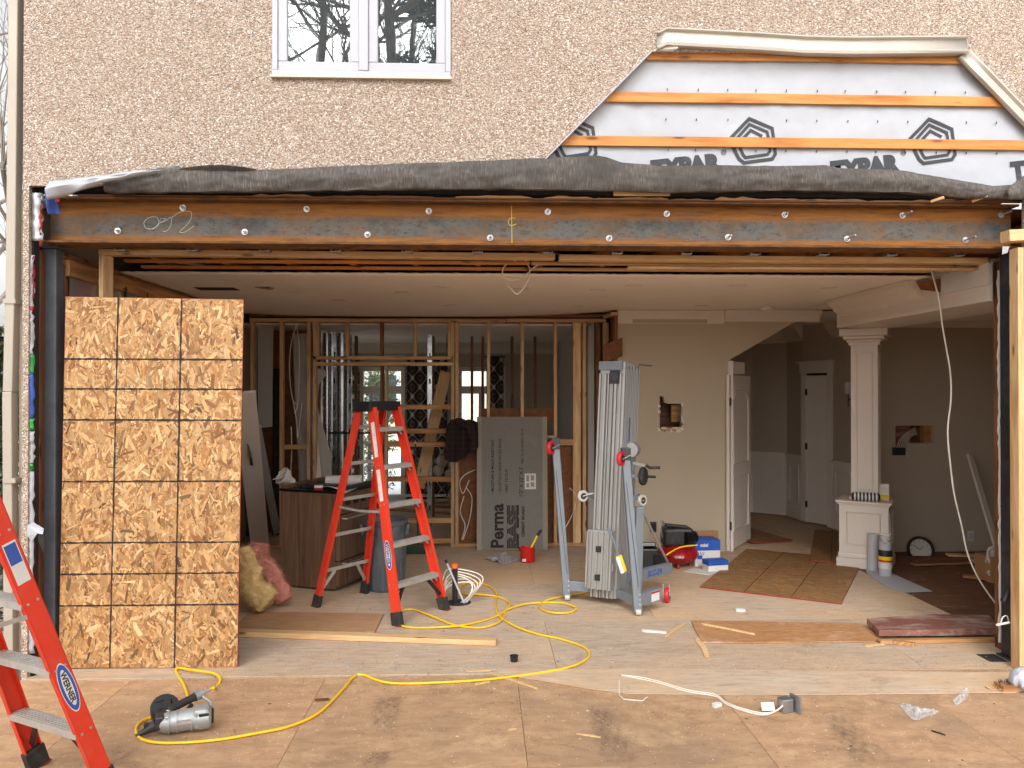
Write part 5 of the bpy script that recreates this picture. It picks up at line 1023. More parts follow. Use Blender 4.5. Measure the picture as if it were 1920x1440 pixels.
# plaid shirt hanging over the board corner
sh = thing('plaid_shirt', 'dark red plaid shirt draped over the cement board corner', 'shirt', aty(865, 830, 9.25))
TOPS = [(838, 800), (845, 788), (858, 783), (868, 790), (878, 786), (890, 789), (896, 792)]; BOTS = [(834, 862), (845, 866), (858, 866), (868, 858), (878, 852), (888, 846), (896, 838)]
MB().grid(lambda u, v: (lambda t: aty(t[0], t[1], 9.22 - .05 * math.sin(v * 2.6) - .03 * math.sin(u * 14 + v * 2)))((itp([(i, p[0]) for i, p in enumerate(TOPS)], u * 6) * (1 - v) + itp([(i, p[0]) for i, p in enumerate(BOTS)], u * 6) * v, itp([(i, p[1]) for i, p in enumerate(TOPS)], u * 6) * (1 - v) + itp([(i, p[1]) for i, p in enumerate(BOTS)], u * 6) * v)), 36, 24).build('shirt_cloth', K['plaid'], sh, solid=.012)
MB().tube([aty(860, 790, 9.2), aty(880, 800, 9.15), aty(888, 825, 9.15), aty(884, 848, 9.16)], [.05, .055, .05, .035], 12).build('sleeve', K['plaid'], sh)
# caulk gun tube standing on the blocking
ct = thing('foam_can', 'slim white foam can with red cap on stud blocking', 'can', PX(1022, 815, YP - .01)); p = PX(1022, 816, YP - .01); MB().cyl(p, p + V((0, 0, .17)), .018).build('can_body', K['paper'], ct); MB().cyl(p + V((0, 0, .17)), p + V((0, 0, .22)), .022, .018).build('cap', K['tinred'], ct); MB().cyl(p + V((0, 0, .05)), p + V((0, 0, .12)), .0185).build('can_label', K['black'], ct)
# red tin with paint tools, metal scrap
tin = thing('red_tin', 'small red paint tin holding a yellow-handled tool', 'tin', atz(989, 1055)); p = atz(989, 1053)
MB().lathe([(.074, 0), (.078, .005), (.078, .15), (.081, .155), (.076, .158), (.074, .15), (.072, .02), (.001, .02)], p, n=28, cap=False).build('tin_body', K['tinred'], tin); MB().box(p + V((-.04, -.075, .03)), (.04, .006, .03)).build('tin_label', K['paper'], tin)
MB().bar(p + V((-.02, 0, .03)), p + V((.11, .03, .28)), .03, .022).build('yellow_handle', K['yellow'], tin, bevel=.006); MB().bar(p + V((.105, .03, .27)), p + V((.15, .035, .33)), .035, .026).build('handle_tip', K['black'], tin, bevel=.005); MB().bar(p + V((-.02, .0, .02)), p + V((-.12, .02, .2)), .016, .016).build('dark_handle', K['black'], tin)
sp_ = thing('crumpled_foil', 'crumpled silver foil sheet on the floor by the red tin', 'foil', atz(945, 1052)); random.seed(8)
fa, fb, fc_, fd_ = atz(905, 1047), atz(945, 1060), atz(980, 1050), atz(935, 1036)
MB().grid(lambda u, v: (fa.lerp(fb, u)).lerp(fd_.lerp(fc_, u), v) + V((0, 0, .006 + .07 * max(0, noise.noise(V((u * 5, v * 5, 2))) + .15) * (4 * u * (1 - u)))), 16, 16, 0, False).build('foil_sheet', K['tinfoil'], sp_, solid=.002)

# ================================================================ kitchen range
rg0, rg1 = atz(509, 1098), atz(637, 1111); rd = (rg1 - rg0).normalized(); rn = V((rd.y, -rd.x, 0)); rn = rn if rn.y < 0 else -rn; rg0 = rg1 - rd * .64; RW = .70
rg = thing('kitchen_range', 'old kitchen range side-on with scratched brown film and open racks', 'range', (rg0 + rg1) / 2)
def rp(u, v, z): return rg0 + rd * u - rn * v + V((0, 0, z))
MB().prism([rp(0, 0, .02), rp(.585, 0, .02), rp(.585, RW, .02), rp(0, RW, .02)], V((0, 0, .87))).build('side_panel', K['brownapp'], rg, bevel=.004)
MB().prism([rp(-.01, -.008, .892), rp(.60, -.008, .892), rp(.60, RW, .892), rp(-.01, RW, .892)], V((0, 0, .022))).build('cooktop', K['blackglass'], rg, bevel=.004)
MB().prism([rp(-.01, .01, .915), rp(.06, .01, .915), rp(.06, RW, .915), rp(-.01, RW, .915)], V((0, 0, .035))).build('back_guard', K['brownapp'], rg)
for u, z0, z1, nm in ((.588, .70, .885, 'control_panel'), (.590, .28, .69, 'oven_door'), (.588, .05, .27, 'drawer')): MB().prism([rp(u, .006, z0), rp(u + .045, .006, z0), rp(u + .045, RW - .006, z0), rp(u, RW - .006, z0)], V((0, 0, z1 - z0))).build(nm, K['brownapp'], rg, bevel=.004)
for z in (.66, .25): MB().tube([rp(.64, .05, z), rp(.68, .05, z), rp(.68, RW - .05, z), rp(.64, RW - .05, z)], .010, 8).build('handle', K['zinc'], rg)
for i in range(4): MB().cyl(rp(.633, .12 + i * .14, .80), rp(.665, .12 + i * .14, .80), .022).build('knob', K['black'], rg)
MB().bar(rp(.62, .05, .93), rp(.70, .65, .95), .05, .03).build('grate', K['darkmetal'], rg)
for u in (.15, .40):
    for v in (.2, .5): MB().lathe([(.07, 0), (.07, .02), (.055, .025), (.001, .025)], rp(u, v, .914), n=18).build('burner', K['darkmetal'], rg)
ex_ = thing('exhaust_hood_cone', 'off-white plastic duct fitting lying on the range top', 'duct fitting', rp(.06, .3, .95)); cA_ = aty(530, 900, rp(.1, .2, 0).y)
MB().lathe([(.035, .09), (.04, .04), (.075, .0), (.088, -.05), (.084, -.052), (.07, -.01), (.033, .04), (.03, .09)], cA_ + V((.03, 0, .02)), (.62, .45, -.5), 24, cap=False).build('cone', K['plastic'], ex_)
for k in range(3): MB().box(cA_ + V((-.02, -.01, .025)), (.005, .10, .12), Matrix.Rotation(k * 1.05, 3, V((.62, .45, -.5)))).build('vane', K['plastic'], ex_)
ro_ = thing('paper_roll', 'white printed paper roll lying on the range top', 'paper roll', rp(.45, .3, .95)); a_, b_ = rp(.30, .30, .965), rp(.62, .42, .97); MB().cyl(a_, b_, .05, n=20).build('roll', K['paper'], ro_)
MB().grid(lambda u, v: rp(.34 + .32 * u, .26 - .2 * v, .917 + .03 * math.sin(u * 4) * v), 10, 6).build('loose_sheet', K['paper'], ro_, solid=.002)
bx_ = thing('small_red_box', 'small red and white box on the range top', 'box', rp(.37, .06, .915)); MB().box(rp(.37, .07, .934), (.075, .05, .036)).build('box_body', K['paper'], bx_); MB().box(rp(.37, .07, .924), (.0765, .0515, .015)).build('red_band', K['wred'], bx_)
MB().prism([rp(.2, .1, .916), rp(.52, .12, .916), rp(.50, .24, .916), rp(.22, .26, .916)], V((0, 0, .035))).build('dark_case', K['black'], None, 'flat dark plastic case lying on the range top', 'case', bevel=.006)
# trash bin
tb = thing('grey_bin', 'round grey plastic bin behind the orange ladder', 'bin', atz(722, 1115)); p = atz(722, 1104); p.y += .02
MB().lathe([(.165, 0), (.172, .01), (.185, .30), (.196, .60), (.212, .605), (.216, .64), (.208, .645), (.19, .635), (.18, .30), (.16, .02), (.001, .02)], p, n=36, cap=False).build('bin_body', K['bin'], tb)
for k in range(12): a_ = k * math.pi / 6; MB().bar(p + V((math.cos(a_) * .170, math.sin(a_) * .170, .02)), p + V((math.cos(a_) * .192, math.sin(a_) * .192, .52)), .03, .012, V((math.cos(a_), math.sin(a_), 0))).build('rib', K['bin'], tb, bevel=.003)
for s_ in (-1, 1): MB().bar(p + V((s_ * .2, 0, .50)), p + V((s_ * .215, 0, .60)), .10, .03, (s_, 0, 0)).build('handle', K['bin'], tb, bevel=.006)
# insulation batts
def batt(name, mat, pts, w, th, label, seed):
    P = spline(pts, 14); n = len(P); vs_ = []; m = 30
    for i, c in enumerate(P):
        t = (P[min(n - 1, i + 1)] - P[max(0, i - 1)]).normalized(); sd_ = t.cross(V((.3, 1, .2))).normalized(); up_ = sd_.cross(t)
        for j in range(m):
            a_ = 2 * math.pi * j / m; r1 = w * (1 - .25 * abs(2 * i / n - 1)); r2 = th; q = c + sd_ * math.copysign(abs(math.cos(a_)) ** .6, math.cos(a_)) * r1 + up_ * math.copysign(abs(math.sin(a_)) ** .6, math.sin(a_)) * r2
            q += (q - c).normalized() * (.030 * noise.noise(q * 9 + V((seed, 0, 0))) + .018 * noise.noise(q * 24) + .014 * noise.noise(q * 70)); q.z = max(.002, q.z); vs_.append(q)
    mb = MB(); mb.add(vs_, [(i * m + j, i * m + (j + 1) % m, (i + 1) * m + (j + 1) % m, (i + 1) * m + j) for i in range(n - 1) for j in range(m)] + [tuple(reversed(range(m))), tuple(range((n - 1) * m, n * m))], 0, True)
    t_ = thing(name, label, 'insulation', V((pts[0][0], pts[0][1], 0)) if False else V((pts[-1].x, pts[-1].y, 0))); mb.build('batt', mat, t_, angle=180)
    rnd = random.Random(seed); fz = MB()
    for k in range(6000):
        q = V(rnd.choice(vs_)); d_ = V((rnd.uniform(-1, 1), rnd.uniform(-1, .2), rnd.uniform(-.4, 1))).normalized() * rnd.uniform(.008, .036); fz.bar(q, q + d_ + V((.0001, 0, 0)), .0013, .0010)
    fz.build('fibres', mat, t_, kind='stuff')
batt('insulation_batt', K['insyel'], [aty(450, 1030, 6.75), aty(462, 1065, 6.72), aty(472, 1100, 6.65), aty(505, 1128, 6.6)], .10, .08, 'yellow fibreglass batt slumped beside the strand board', 3)
batt('insulation_batt', K['inspink'], [aty(492, 1020, 6.98), aty(488, 1050, 6.95), aty(510, 1085, 6.9), aty(532, 1125, 6.8)], .075, .06, 'pink fibreglass batt slumped against the kitchen range', 9)
# boards leaning behind the strand board
board('leaning_panel', atz(497, 1020, .03) + V((0, -.2, 0)), aty(458, 735, 7.4), .20, .025, K['trim'], None, up=(.3, -1, 0), label='white trim panel leaning behind the strand board', cat='panel')
MB().prism([atz(452, 1012) + V((0, .2, 0)), atz(492, 1012) + V((0, .2, 0)), aty(470, 850, 7.9), aty(452, 800, 7.9)], (0, .02, 0)).build('glass_door', K['pane_dark'], None, 'framed dark glass panel leaning near the range', 'glass panel')
board('leaning_panel', atz(520, 1000, .02), aty(481, 800, 8.3), .09, .03, K['greywall'], None, up=(.3, -1, 0), label='slim grey board leaning beside the range', cat='board')

# ================================================================ floor items
ply = thing('loose_plywood', 'worn plywood offcut lying behind the long lumber stick', 'plywood', atz(585, 1165))
c4 = [atz(x, y, .002) for x, y in ((430, 1187), (703, 1187), (719, 1153), (470, 1149))]; MB().prism(c4, (0, 0, .012)).build('plywood_panel', K['plyfloor'], ply)
a_, b_ = atz(380, 1184, .02), atz(931, 1203, .02); board('floor_lumber', a_, b_, .089, .038, K['pine'], None, label='long pale lumber stick lying on the floor near the ladder', cat='lumber', warp=.001)
s1 = [atz(1312, 1102), atz(1580, 1134), atz(1620, 1039)]
def sheet(name, A_, B_, wdt, ln, z, label, reverse=False):
    u = (B_ - A_).normalized(); v = V((-u.y, u.x, 0)); v = v if v.y > 0 else -v; A_ = V((A_.x, A_.y, z)); P = [A_, A_ + u * wdt, A_ + u * wdt + v * ln, A_ + v * ln]
    t = thing(name, label, 'strand board', A_); MB().prism(P, (0, 0, .011)).build('board_core', K['osbfloor'], t)
    Mt = Matrix((u, v, V((0, 0, 1)))).transposed().to_4x4(); Mt.translation = A_ + u * wdt / 2 + v * ln / 2 + V((0, 0, .011)); flakes(MB(), wdt, ln, int(900 * wdt * ln), int(wdt * 100 + ln), (.05, .16), .84, (0.0, .3), .62).xf(Mt).build('wood_strands', K['osbflake'], t, kind='stuff', fixn=False)
    e = MB()
    for p, q in ((P[0], P[1]), (P[1], P[2]), (P[2], P[3]), (P[3], P[0])):
        n_ = V(((q - p).y, -(q - p).x, 0)).normalized() * .0012; e.prism([p + n_, q + n_, q + n_ * 2, p + n_ * 2], (0, 0, .0112))
    e.build('painted_edge', K['rededge'], t)
    for k in (1, 2): MB().bar(A_ + u * wdt * k / 3 + V((0, 0, .0142)), A_ + u * wdt * k / 3 + v * ln + V((0, 0, .0142)), .006, .0006).build('grid_line', K['line'], t)
sheet('floor_strand_board', s1[0], s1[1], 1.22, 2.0, .001, 'strand board sheet with red edge flat on the grey subfloor')
sheet('floor_strand_board', atz(1519, 1052, .013), atz(1611, 1059, .013), .62, 2.0, .013, 'strand board sheet overlapping another before the column pedestal')
sheet('floor_strand_board', atz(1412, 1019, .013), atz(1488, 1014, .013), .55, 1.5, .0135, 'strand board sheet lying farthest back in the hall entry')
st_ = thing('strand_board_strip', 'splintered brown strand board strip on the floor near the threshold', 'strand board', atz(1480, 1190))
MB().prism([atz(x, y, .002) for x, y in ((1316, 1206), (1420, 1206.5), (1560, 1205), (1640, 1205), (1655, 1194), (1632, 1180), (1605, 1170), (1500, 1169), (1400, 1167), (1296, 1166), (1302, 1180))], (0, 0, .011)).build('board_core', K['strip'], st_, bevel=.001)
rb = thing('red_board', 'thick red-brown board dusted white across the right threshold', 'board', atz(1760, 1190)); q4 = [atz(x, y, .03) for x, y in ((1648, 1193), (1877, 1191), (1855, 1164), (1740, 1162), (1625, 1170))]; MB().prism(q4, (0, 0, .045)).build('plank', K['mahog'], rb, bevel=.003); board('shim', atz(1648, 1203, .014), atz(1870, 1199, .014), .05, .026, K['pine_old'], rb)
# floor stub pipe and cables
pipe = thing('floor_conduit', 'black conduit stub with orange cap and cables in floor', 'conduit', atz(855, 1128)); p = atz(853, 1130)
MB().cyl(p, p + V((0, 0, .30)), .024).build('pipe', K['pipeblk'], pipe); MB().cyl(p + V((0, 0, .30)), p + V((0, 0, .335)), .029).build('cap', K['orangecap'], pipe)
q = p + V((.08, -.02, 0)); MB().cyl(q, q + V((-.155, -.0, .36)), .009).build('white_tube', K['white'], pipe); MB().cyl(q + V((-.148, 0, .345)), q + V((-.16, 0, .373)), .011).build('tube_tip', K['black'], pipe)
for k in range(6): MB().tube(spline([q + V((.01 * k - .03, .02, 0)), q + V((.05 + .022 * k, .02 * k - .03, .08 + .025 * k)), q + V((.06 - .035 * k, .02 + .01 * (k % 2), .17 + .024 * k)), q + V((-.09 - .02 * k, .03 + .02 * (k % 3), .16 + .018 * (k % 4))), q + V((-.17 - .015 * (k % 3), .05, .10 - .02 * k))]), .0055, 6).build('cable', K['cable'], pipe)
MB().cyl(p + V((.03, 0, 0)), p + V((.03, 0, .002)), .11, n=20).build('floor_hole', K['tar'], pipe)
gr = thing('dust_brush', 'green hand brush on the floor behind the ladder', 'brush', atz(785, 1035)); p = atz(787, 1038); MB().box(p + V((0, 0, .03)), (.14, .05, .06)).build('bristle', K['green'], gr, bevel=.012); MB().bar(p + V((.06, 0, .06)), p + V((.2, .05, .05)), .03, .02).build('handle', K['green'], gr, bevel=.008)
# compressor
cp = thing('air_compressor', 'red pancake air compressor with black pump by beige wall', 'compressor', atz(1278, 1072)); p = atz(1276, 1066); p.y += .12
MB().lathe([(.02, .045), (.13, .05), (.19, .08), (.215, .135), (.19, .19), (.13, .225), (.02, .23)], p, n=40).build('tank', K['red'], cp)
for a_ in (.3, 2.4, 4.5): MB().cyl(p + V((.12 * math.cos(a_), .12 * math.sin(a_), 0)), p + V((.11 * math.cos(a_), .11 * math.sin(a_), .07)), .018, n=12).build('leg', K['red'], cp)
m_ = MB(); m_.box(p + V((-.01, .0, .31)), (.31, .22, .19)); m_.build('pump_shroud', K['black'], cp, bevel=.03); MB().cyl(p + V((.04, -.11, .31)), p + V((.16, -.05, .31)), .065).build('motor', K['blackglass'], cp); MB().box(p + V((-.02, -.02, .42)), (.24, .07, .03), Matrix.Rotation(.1, 3, 'Y')).build('carry_handle', K['black'], cp, bevel=.01)
for dx in (-.08, -.02): MB().cyl(p + V((dx, -.102, .29)), p + V((dx, -.118, .29)), .022).build('gauge', K['darkmetal'], cp)
MB().tube(spline([p + V((-.16, -.03, .30)), p + V((-.19, -.05, .40)), p + V((-.17, -.02, .47)), p + V((-.14, 0, .42))]), .010, 8).build('hose_fitting', K['zinc'], cp)
text('tank_lettering', 'CABLE', .030, K['paper'], M4(p + V((-.075, -.185, .125)), (1, -.25, 0), (0, .15, 1)), cp, bold=.001, fn=lambda c: (lambda v_: p + V((v_.x, v_.y, 0)).normalized() * .217 + V((0, 0, v_.z)))(c - p))
ct_ = thing('tool_case', 'black plastic tool case on the floor behind the lift', 'case', atz(1215, 1085)); p2 = atz(1214, 1082); p2.y += .25; MB().box(p2 + V((0, 0, .13)), (.3, .22, .24)).build('case_body', K['black'], ct_, bevel=.02); MB().cyl(p2 + V((.12, -.16, .10)), p2 + V((.16, -.13, .10)), .10, n=24).build('case_wheel', K['darkmetal'], ct_); MB().box(p2 + V((0, -.04, .27)), (.24, .12, .05), Matrix.Rotation(-.35, 3, 'X')).build('case_lid', K['blackglass'], ct_, bevel=.01)
# boxes
def carton(name, label, c, d, rz, mat, bands, par=None):
    t = thing(name, label, 'box', c, rz); MB().bb((-d[0] / 2, -d[1] / 2, 0), (d[0] / 2, d[1] / 2, d[2])).build('carton', K[mat], t, local=True, bevel=.002)
    for z0, z1, m in bands: MB().bb((-d[0] / 2 - .001, -d[1] / 2 - .001, z0), (d[0] / 2 + .001, d[1] / 2 + .001, z1)).build('printed_band', K[m], t, local=True)
    return t
c_ = atz(1328, 1064); c_.y += .17; t = carton('glove_carton', 'blue and white carton with hand print behind small box', c_, (.27, .24, .27), R(4), 'paper', ((.165, .272, 'blue'),))
hp = MB()
for k in range(5): hp.bar((-.11 + .012 * k, -.1235, .10), (-.118 + .02 * k, -.1235, .15), .002, .011, (0, 1, 0))
hp.box((-.085, -.1235, .095), (.05, .002, .035)); hp.build('hand_print', K['blue'], t, local=True); text('carton_lettering', 'mini', .05, K['paper'], wm(t) @ M4((-.08, -.1235, .205), (1, 0, 0), (0, 0, 1)), t, bold=.002)
c_ = atz(1345, 1072); c_.y += .07; t = carton('small_carton', 'small white and blue glove box beside the strand board', c_, (.22, .13, .11), R(12), 'paper', ((.062, .111, 'blue'),)); MB().bb((-.06, -.05, .1105), (.05, .05, .113)).build('opening_print', K['wblue'], t, local=True)
MB().box(W_(1325, 1012, YW - .035), (.26, .02, .20)).build('cardboard_flap', K['card'], None, 'flat piece of cardboard against the beige wall', 'cardboard')
MB().prism([atz(x, y, .002) for x, y in ((1280, 1072), (1330, 1079), (1345, 1073), (1300, 1066))], (0, 0, .006)).build('paper_sheet', K['paper'], None, 'white paper sheet on floor before the compressor', 'paper')

# ================================================================ yellow air hose
hp_ = [(352, 1310), (345, 1285), (330, 1254), (365, 1257), (402, 1263), (413, 1275), (404, 1290), (392, 1306)]
hs_ = [(300, 1342), (270, 1350), (255, 1366), (265, 1385), (310, 1393), (400, 1388), (480, 1375), (545, 1361), (600, 1335), (645, 1290), (662, 1270), (680, 1265), (735, 1281), (860, 1278), (950, 1270), (1050, 1255), (1092, 1241), (1105, 1226), (1090, 1211), (1050, 1198), (1005, 1188), (962, 1172), (934, 1152), (929, 1128), (931, 1112), (915, 1098), (888, 1092), (866, 1097), (862, 1106), (870, 1113), (892, 1114), (930, 1118), (950, 1126), (955, 1137), (932, 1155), (890, 1168), (853, 1174), (800, 1177), (760, 1175), (738, 1162), (752, 1146), (776, 1143), (812, 1156), (853, 1172), (900, 1177), (932, 1168), (947, 1155), (948, 1145), (977, 1134), (1012, 1130), (1050, 1130), (1074, 1136), (1080, 1142), (1066, 1149), (1038, 1149), (1017, 1143), (1012, 1133), (1030, 1124), (1062, 1117), (1100, 1110), (1150, 1100), (1200, 1086), (1222, 1076)]
P = []
for i, (x, y) in enumerate(hs_): P.append(atz(x, y, .0075 + .006 * (i % 3 == 0 and 20 < i < 62) + .003))
P += [atz(1236, 1068) + V((0, .02, .09)), aty(1250, 1040, P[-1].y + .0), aty(1276, 1026, P[-1].y + .1), aty(1308, 1022, P[-1].y + .15)]
nt0 = [atz(x, y, .01 + .02 * (i in (3, 4))) for i, (x, y) in enumerate(hp_)]; nt0[0].z = .02; _k0 = atz(292, 1384); _k1 = atz(384, 1372); _nd = (_k1 - _k0).normalized(); nt0 = nt0[:-1] + [_k0 + _nd * .285 + V((0, 0, 1)).cross(_nd) * .228 + V((0, 0, .153)), _k0 + _nd * .262 + V((0, 0, 1)).cross(_nd) * .213 + V((0, 0, .149))]
hz = thing('air_hose', 'yellow air hose snaking from the nailer across floor to compressor', 'hose', atz(700, 1272))
MB().tube(spline(P, 7), .0072, 8).build('hose_run', K['hose'], hz); MB().tube(spline(nt0, 7), .0072, 8).build('hose_run', K['hose'], hz)

# ================================================================ coil nailer
nl = thing('coil_nailer', 'silver and black coil nailer lying on the deck in yellow hose', 'nail gun', atz(335, 1388)); k0 = atz(292, 1384); k1 = atz(384, 1372); nd = (k1 - k0).normalized(); nu = V((0, 0, 1)); npd = nu.cross(nd); NB = lambda a_, b_, c_: k0 + nd * a_ + npd * b_ + nu * c_
MB().tube([NB(.0, .03, .06), NB(.03, .03, .062), NB(.05, .03, .062), NB(.20, .03, .068), NB(.215, .03, .068), NB(.262, .03, .07), NB(.275, .03, .07)], [.030, .047, .054, .057, .064, .064, .048], 24).build('body', K['silver'], nl)
MB().tube([NB(.262, .03, .07), NB(.286, .03, .07)], [.05, .036], 20).build('exhaust_cap', K['black'], nl)
MB().box(NB(.225, .03, .075), (.085, .11, .112), frame(nd)).build('cap_housing', K['silver'], nl, bevel=.022); MB().box(NB(.238, -.026, .078), (.05, .006, .06), frame(nd)).build('exhaust_vent', K['black'], nl, bevel=.004)
for a_ in (.06, .10, .172): MB().tube([NB(a_, .03, .063), NB(a_ + .008, .03, .063)], [.0595, .0595], 24).build('body_rib', K['silver'], nl)
MB().box(NB(.02, .03, .075), (.05, .08, .075), frame(nd)).build('nose_housing', K['darkmetal'], nl, bevel=.012); MB().tube([NB(.14, .07, .085), NB(.17, .12, .11)], .012, 8).build('trigger', K['black'], nl)
for c_n in (.045, .205):
    for d_n in (-.018, .078): MB().cyl(NB(c_n, d_n, .108), NB(c_n + .015, d_n, .108), .006, n=8).build('housing_bolt', K['zinc'], nl); MB().box(NB(.14, -.028, .075), (.07, .006, .02), frame(nd)).build('badge', K['label'], nl)
MB().tube([NB(.0, .03, .058), NB(-.03, .03, .045), NB(-.062, .03, .028), NB(-.088, .03, .02)], [.034, .026, .017, .012], 12).build('nose', K['darkmetal'], nl); MB().box(NB(-.03, .03, .062), (.06, .03, .02), frame(nd)).build('contact_arm', K['black'], nl); MB().cyl(NB(-.07, .03, .022), NB(-.10, .03, .016), .007).build('probe', K['darkmetal'], nl)
MB().tube(spline([NB(.05, .09, .10), NB(.12, .13, .12), NB(.19, .17, .135)]), .021, 14).build('grip', K['rubber'], nl); MB().tube([NB(.185, .167, .134), NB(.225, .19, .142)], [.028, .026], 16).build('handle_end', K['silver'], nl); MB().cyl(NB(.225, .19, .142), NB(.265, .215, .15), .009).build('air_plug', K['zinc'], nl)
MB().tube([NB(.215, .17, .14), NB(.27, .14, .10), NB(.272, .10, .06), NB(.24, .07, .07)], .008, 8).build('belt_hook', K['silver'], nl); MB().tube([NB(.03, .06, .08), NB(.05, .10, .10)], .022, 12).build('grip_root', K['black'], nl)
dr = NB(.03, .19, .075); m_ = MB(); m_.lathe([(.001, -.045), (.055, -.045), (.072, -.036), (.075, 0), (.075, .03), (.068, .045), (.001, .046)], dr, (0.2, -.55, .8), 28); m_.build('magazine', K['black'], nl); MB().bar(NB(.02, .05, .06), dr, .06, .06).build('feed_arm', K['black'], nl, bevel=.01)
for k in range(3): a_ = k * 2.1; MB().tube([dr + V((.1, -.3, .44)).normalized() * .047 + V((.03 * math.cos(a_), .02, .02 * math.sin(a_))), dr + V((.1, -.3, .44)).normalized() * .05 + V((.05 * math.cos(a_ + .8), 0, .04 * math.sin(a_ + .8)))], .004, 6).build('magazine_rib', K['black'], nl)

# ================================================================ cords and debris in the foreground
hc = thing('hanging_cord', 'long white cord hanging in front of the side room', 'cord', aty(1760, 520, 6.2))
MB().tube(spline([aty(x, y, 6.1) for x, y in ((1746, 506), (1760, 560), (1767, 610), (1774, 650), (1782, 700), (1783, 750), (1777, 810), (1783, 880), (1790, 930), (1803, 985), (1815, 1040), (1838, 1090), (1877, 1146))]), .0065, 8).build('cord', K['cable'], hc)
mc_ = thing('metal_junction_box', 'galvanised junction box with white cable on the deck', 'junction box', atz(1478, 1338)); p = atz(1476, 1338)
MB().box(p + V((0, .03, .04)), (.07, .06, .075), Matrix.Rotation(.3, 3, 'Z')).build('box', K['galv'], mc_, bevel=.004); MB().box(p + V((.055, .02, .045)), (.012, .09, .10), Matrix.Rotation(.3, 3, 'Z')).build('face_plate', K['galv'], mc_, bevel=.002); MB().box(p + V((-.10, .03, .03)), (.075, .004, .045), Matrix.Rotation(-.5, 3, 'X')).build('tag', K['paper'], mc_)
for o in (0, 9): MB().tube(spline([atz(x, y + (o * .35 if i else 0), .006) for i, (x, y) in enumerate(((1165, 1266), (1200, 1270), (1240, 1279), (1290, 1294), (1340, 1302), (1360, 1316), (1390, 1328), (1430, 1337)))] + [p + V((-.07, -.01, .02)), p + V((-.02, 0, .05))]), .0042, 6).build('cable', K['cable'], mc_)
MB().tube([atz(x, y, .005) for x, y in ((1161, 1275), (1161, 1303), (1170, 1311), (1204, 1314), (1214, 1307))], .0032, 6).build('cut_cable', K['cable'], None, 'short bent white cable offcut on the deck', 'cable offcut')
random.seed(21)
def chip(name, label, A_, B_, w, h, mat='scrap', cat='wood scrap', z=.002):
    a_, b_ = atz(*A_, z + h / 2), atz(*B_, z + h / 2); d_ = b_ - a_; n_ = V((-d_.y, d_.x, 0)).normalized(); pr = []
    r_ = lambda: random.uniform(.6, 1.3); P_ = [a_ - n_ * w / 2 * r_(), a_ + d_ * .12 - n_ * w * .6 * r_(), a_ + d_ * .55 - n_ * w * .45 * r_(), b_ - n_ * w * .4 * r_(), b_ + d_ * .06, b_ + n_ * w * .3 * r_(), a_ + d_ * .6 + n_ * w * .55 * r_(), a_ + n_ * w * .35 * r_(), a_ - d_ * .08]
    MB().prism([q - V((0, 0, h / 2)) for q in P_], (0, 0, h)).build(name, K[mat], None, label, cat)
chip('wood_scrap', 'pointed wood splinter beside the yellow hose', (877, 1259), (919, 1258), .022, .012); chip('wood_scrap', 'long wood splinter lying under the yellow hose', (923, 1262), (1004, 1290), .022, .010)
chip('wood_scrap', 'short wood splinter touching the near side of hose', (892, 1283), (918, 1278), .02, .010); chip('wood_scrap', 'thin pale splinter alone on the brown deck', (1084, 1376), (1124, 1382), .014, .006)
chip('wood_scrap', 'narrow wood slat pointing at the strand board strip', (1310, 1198), (1327, 1231), .045, .006); chip('wood_scrap', 'diagonal wood slat behind the splintered strip', (1250, 1192), (1283, 1170), .035, .008)
chip('wood_scrap', 'long splinter lying on the splintered strand board strip', (1321, 1170), (1410, 1188), .022, .010, z=.016); chip('plaster_scrap', 'broken white plaster piece near the lift', (1206, 1182), (1248, 1186), .03, .015, 'paper', 'plaster scrap'); chip('plaster_scrap', 'white plaster lump before the red-edged sheet', (1380, 1143), (1397, 1144), .05, .02, 'paper', 'plaster scrap')
chip('wood_scrap', 'small wood block in front of the red-brown board', (1676, 1203), (1714, 1208), .05, .025, 'pine_old'); chip('wood_scrap', 'flat wood chip below the grey-ended block', (1624, 1211), (1657, 1208), .03, .006); chip('plaster_scrap', 'white plaster crumb on the deck by the cable', (1337, 1323), (1352, 1321), .035, .02, 'paper', 'plaster scrap')
chip('wood_scrap', 'tiny pale chip on the deck left of long splinter', (953, 1369), (968, 1366), .012, .005); chip('bark_scrap', 'dark curled strip on the deck near the post', (1748, 1370), (1772, 1378), .010, .004, 'black', 'scrap'); chip('bark_scrap', 'dark bark flake on the deck above the nailer hose', (592, 1312), (616, 1311), .03, .008, 'dark', 'scrap')
lc_ = thing('dark_cup', 'small black plastic cup on the plywood threshold', 'cup', atz(964, 1240)); p = atz(964, 1240); MB().lathe([(.024, 0), (.028, .035), (.031, .04), (.027, .04), (.022, .004), (.001, .004)], p, n=20, cap=False).build('cup', K['black'], lc_)
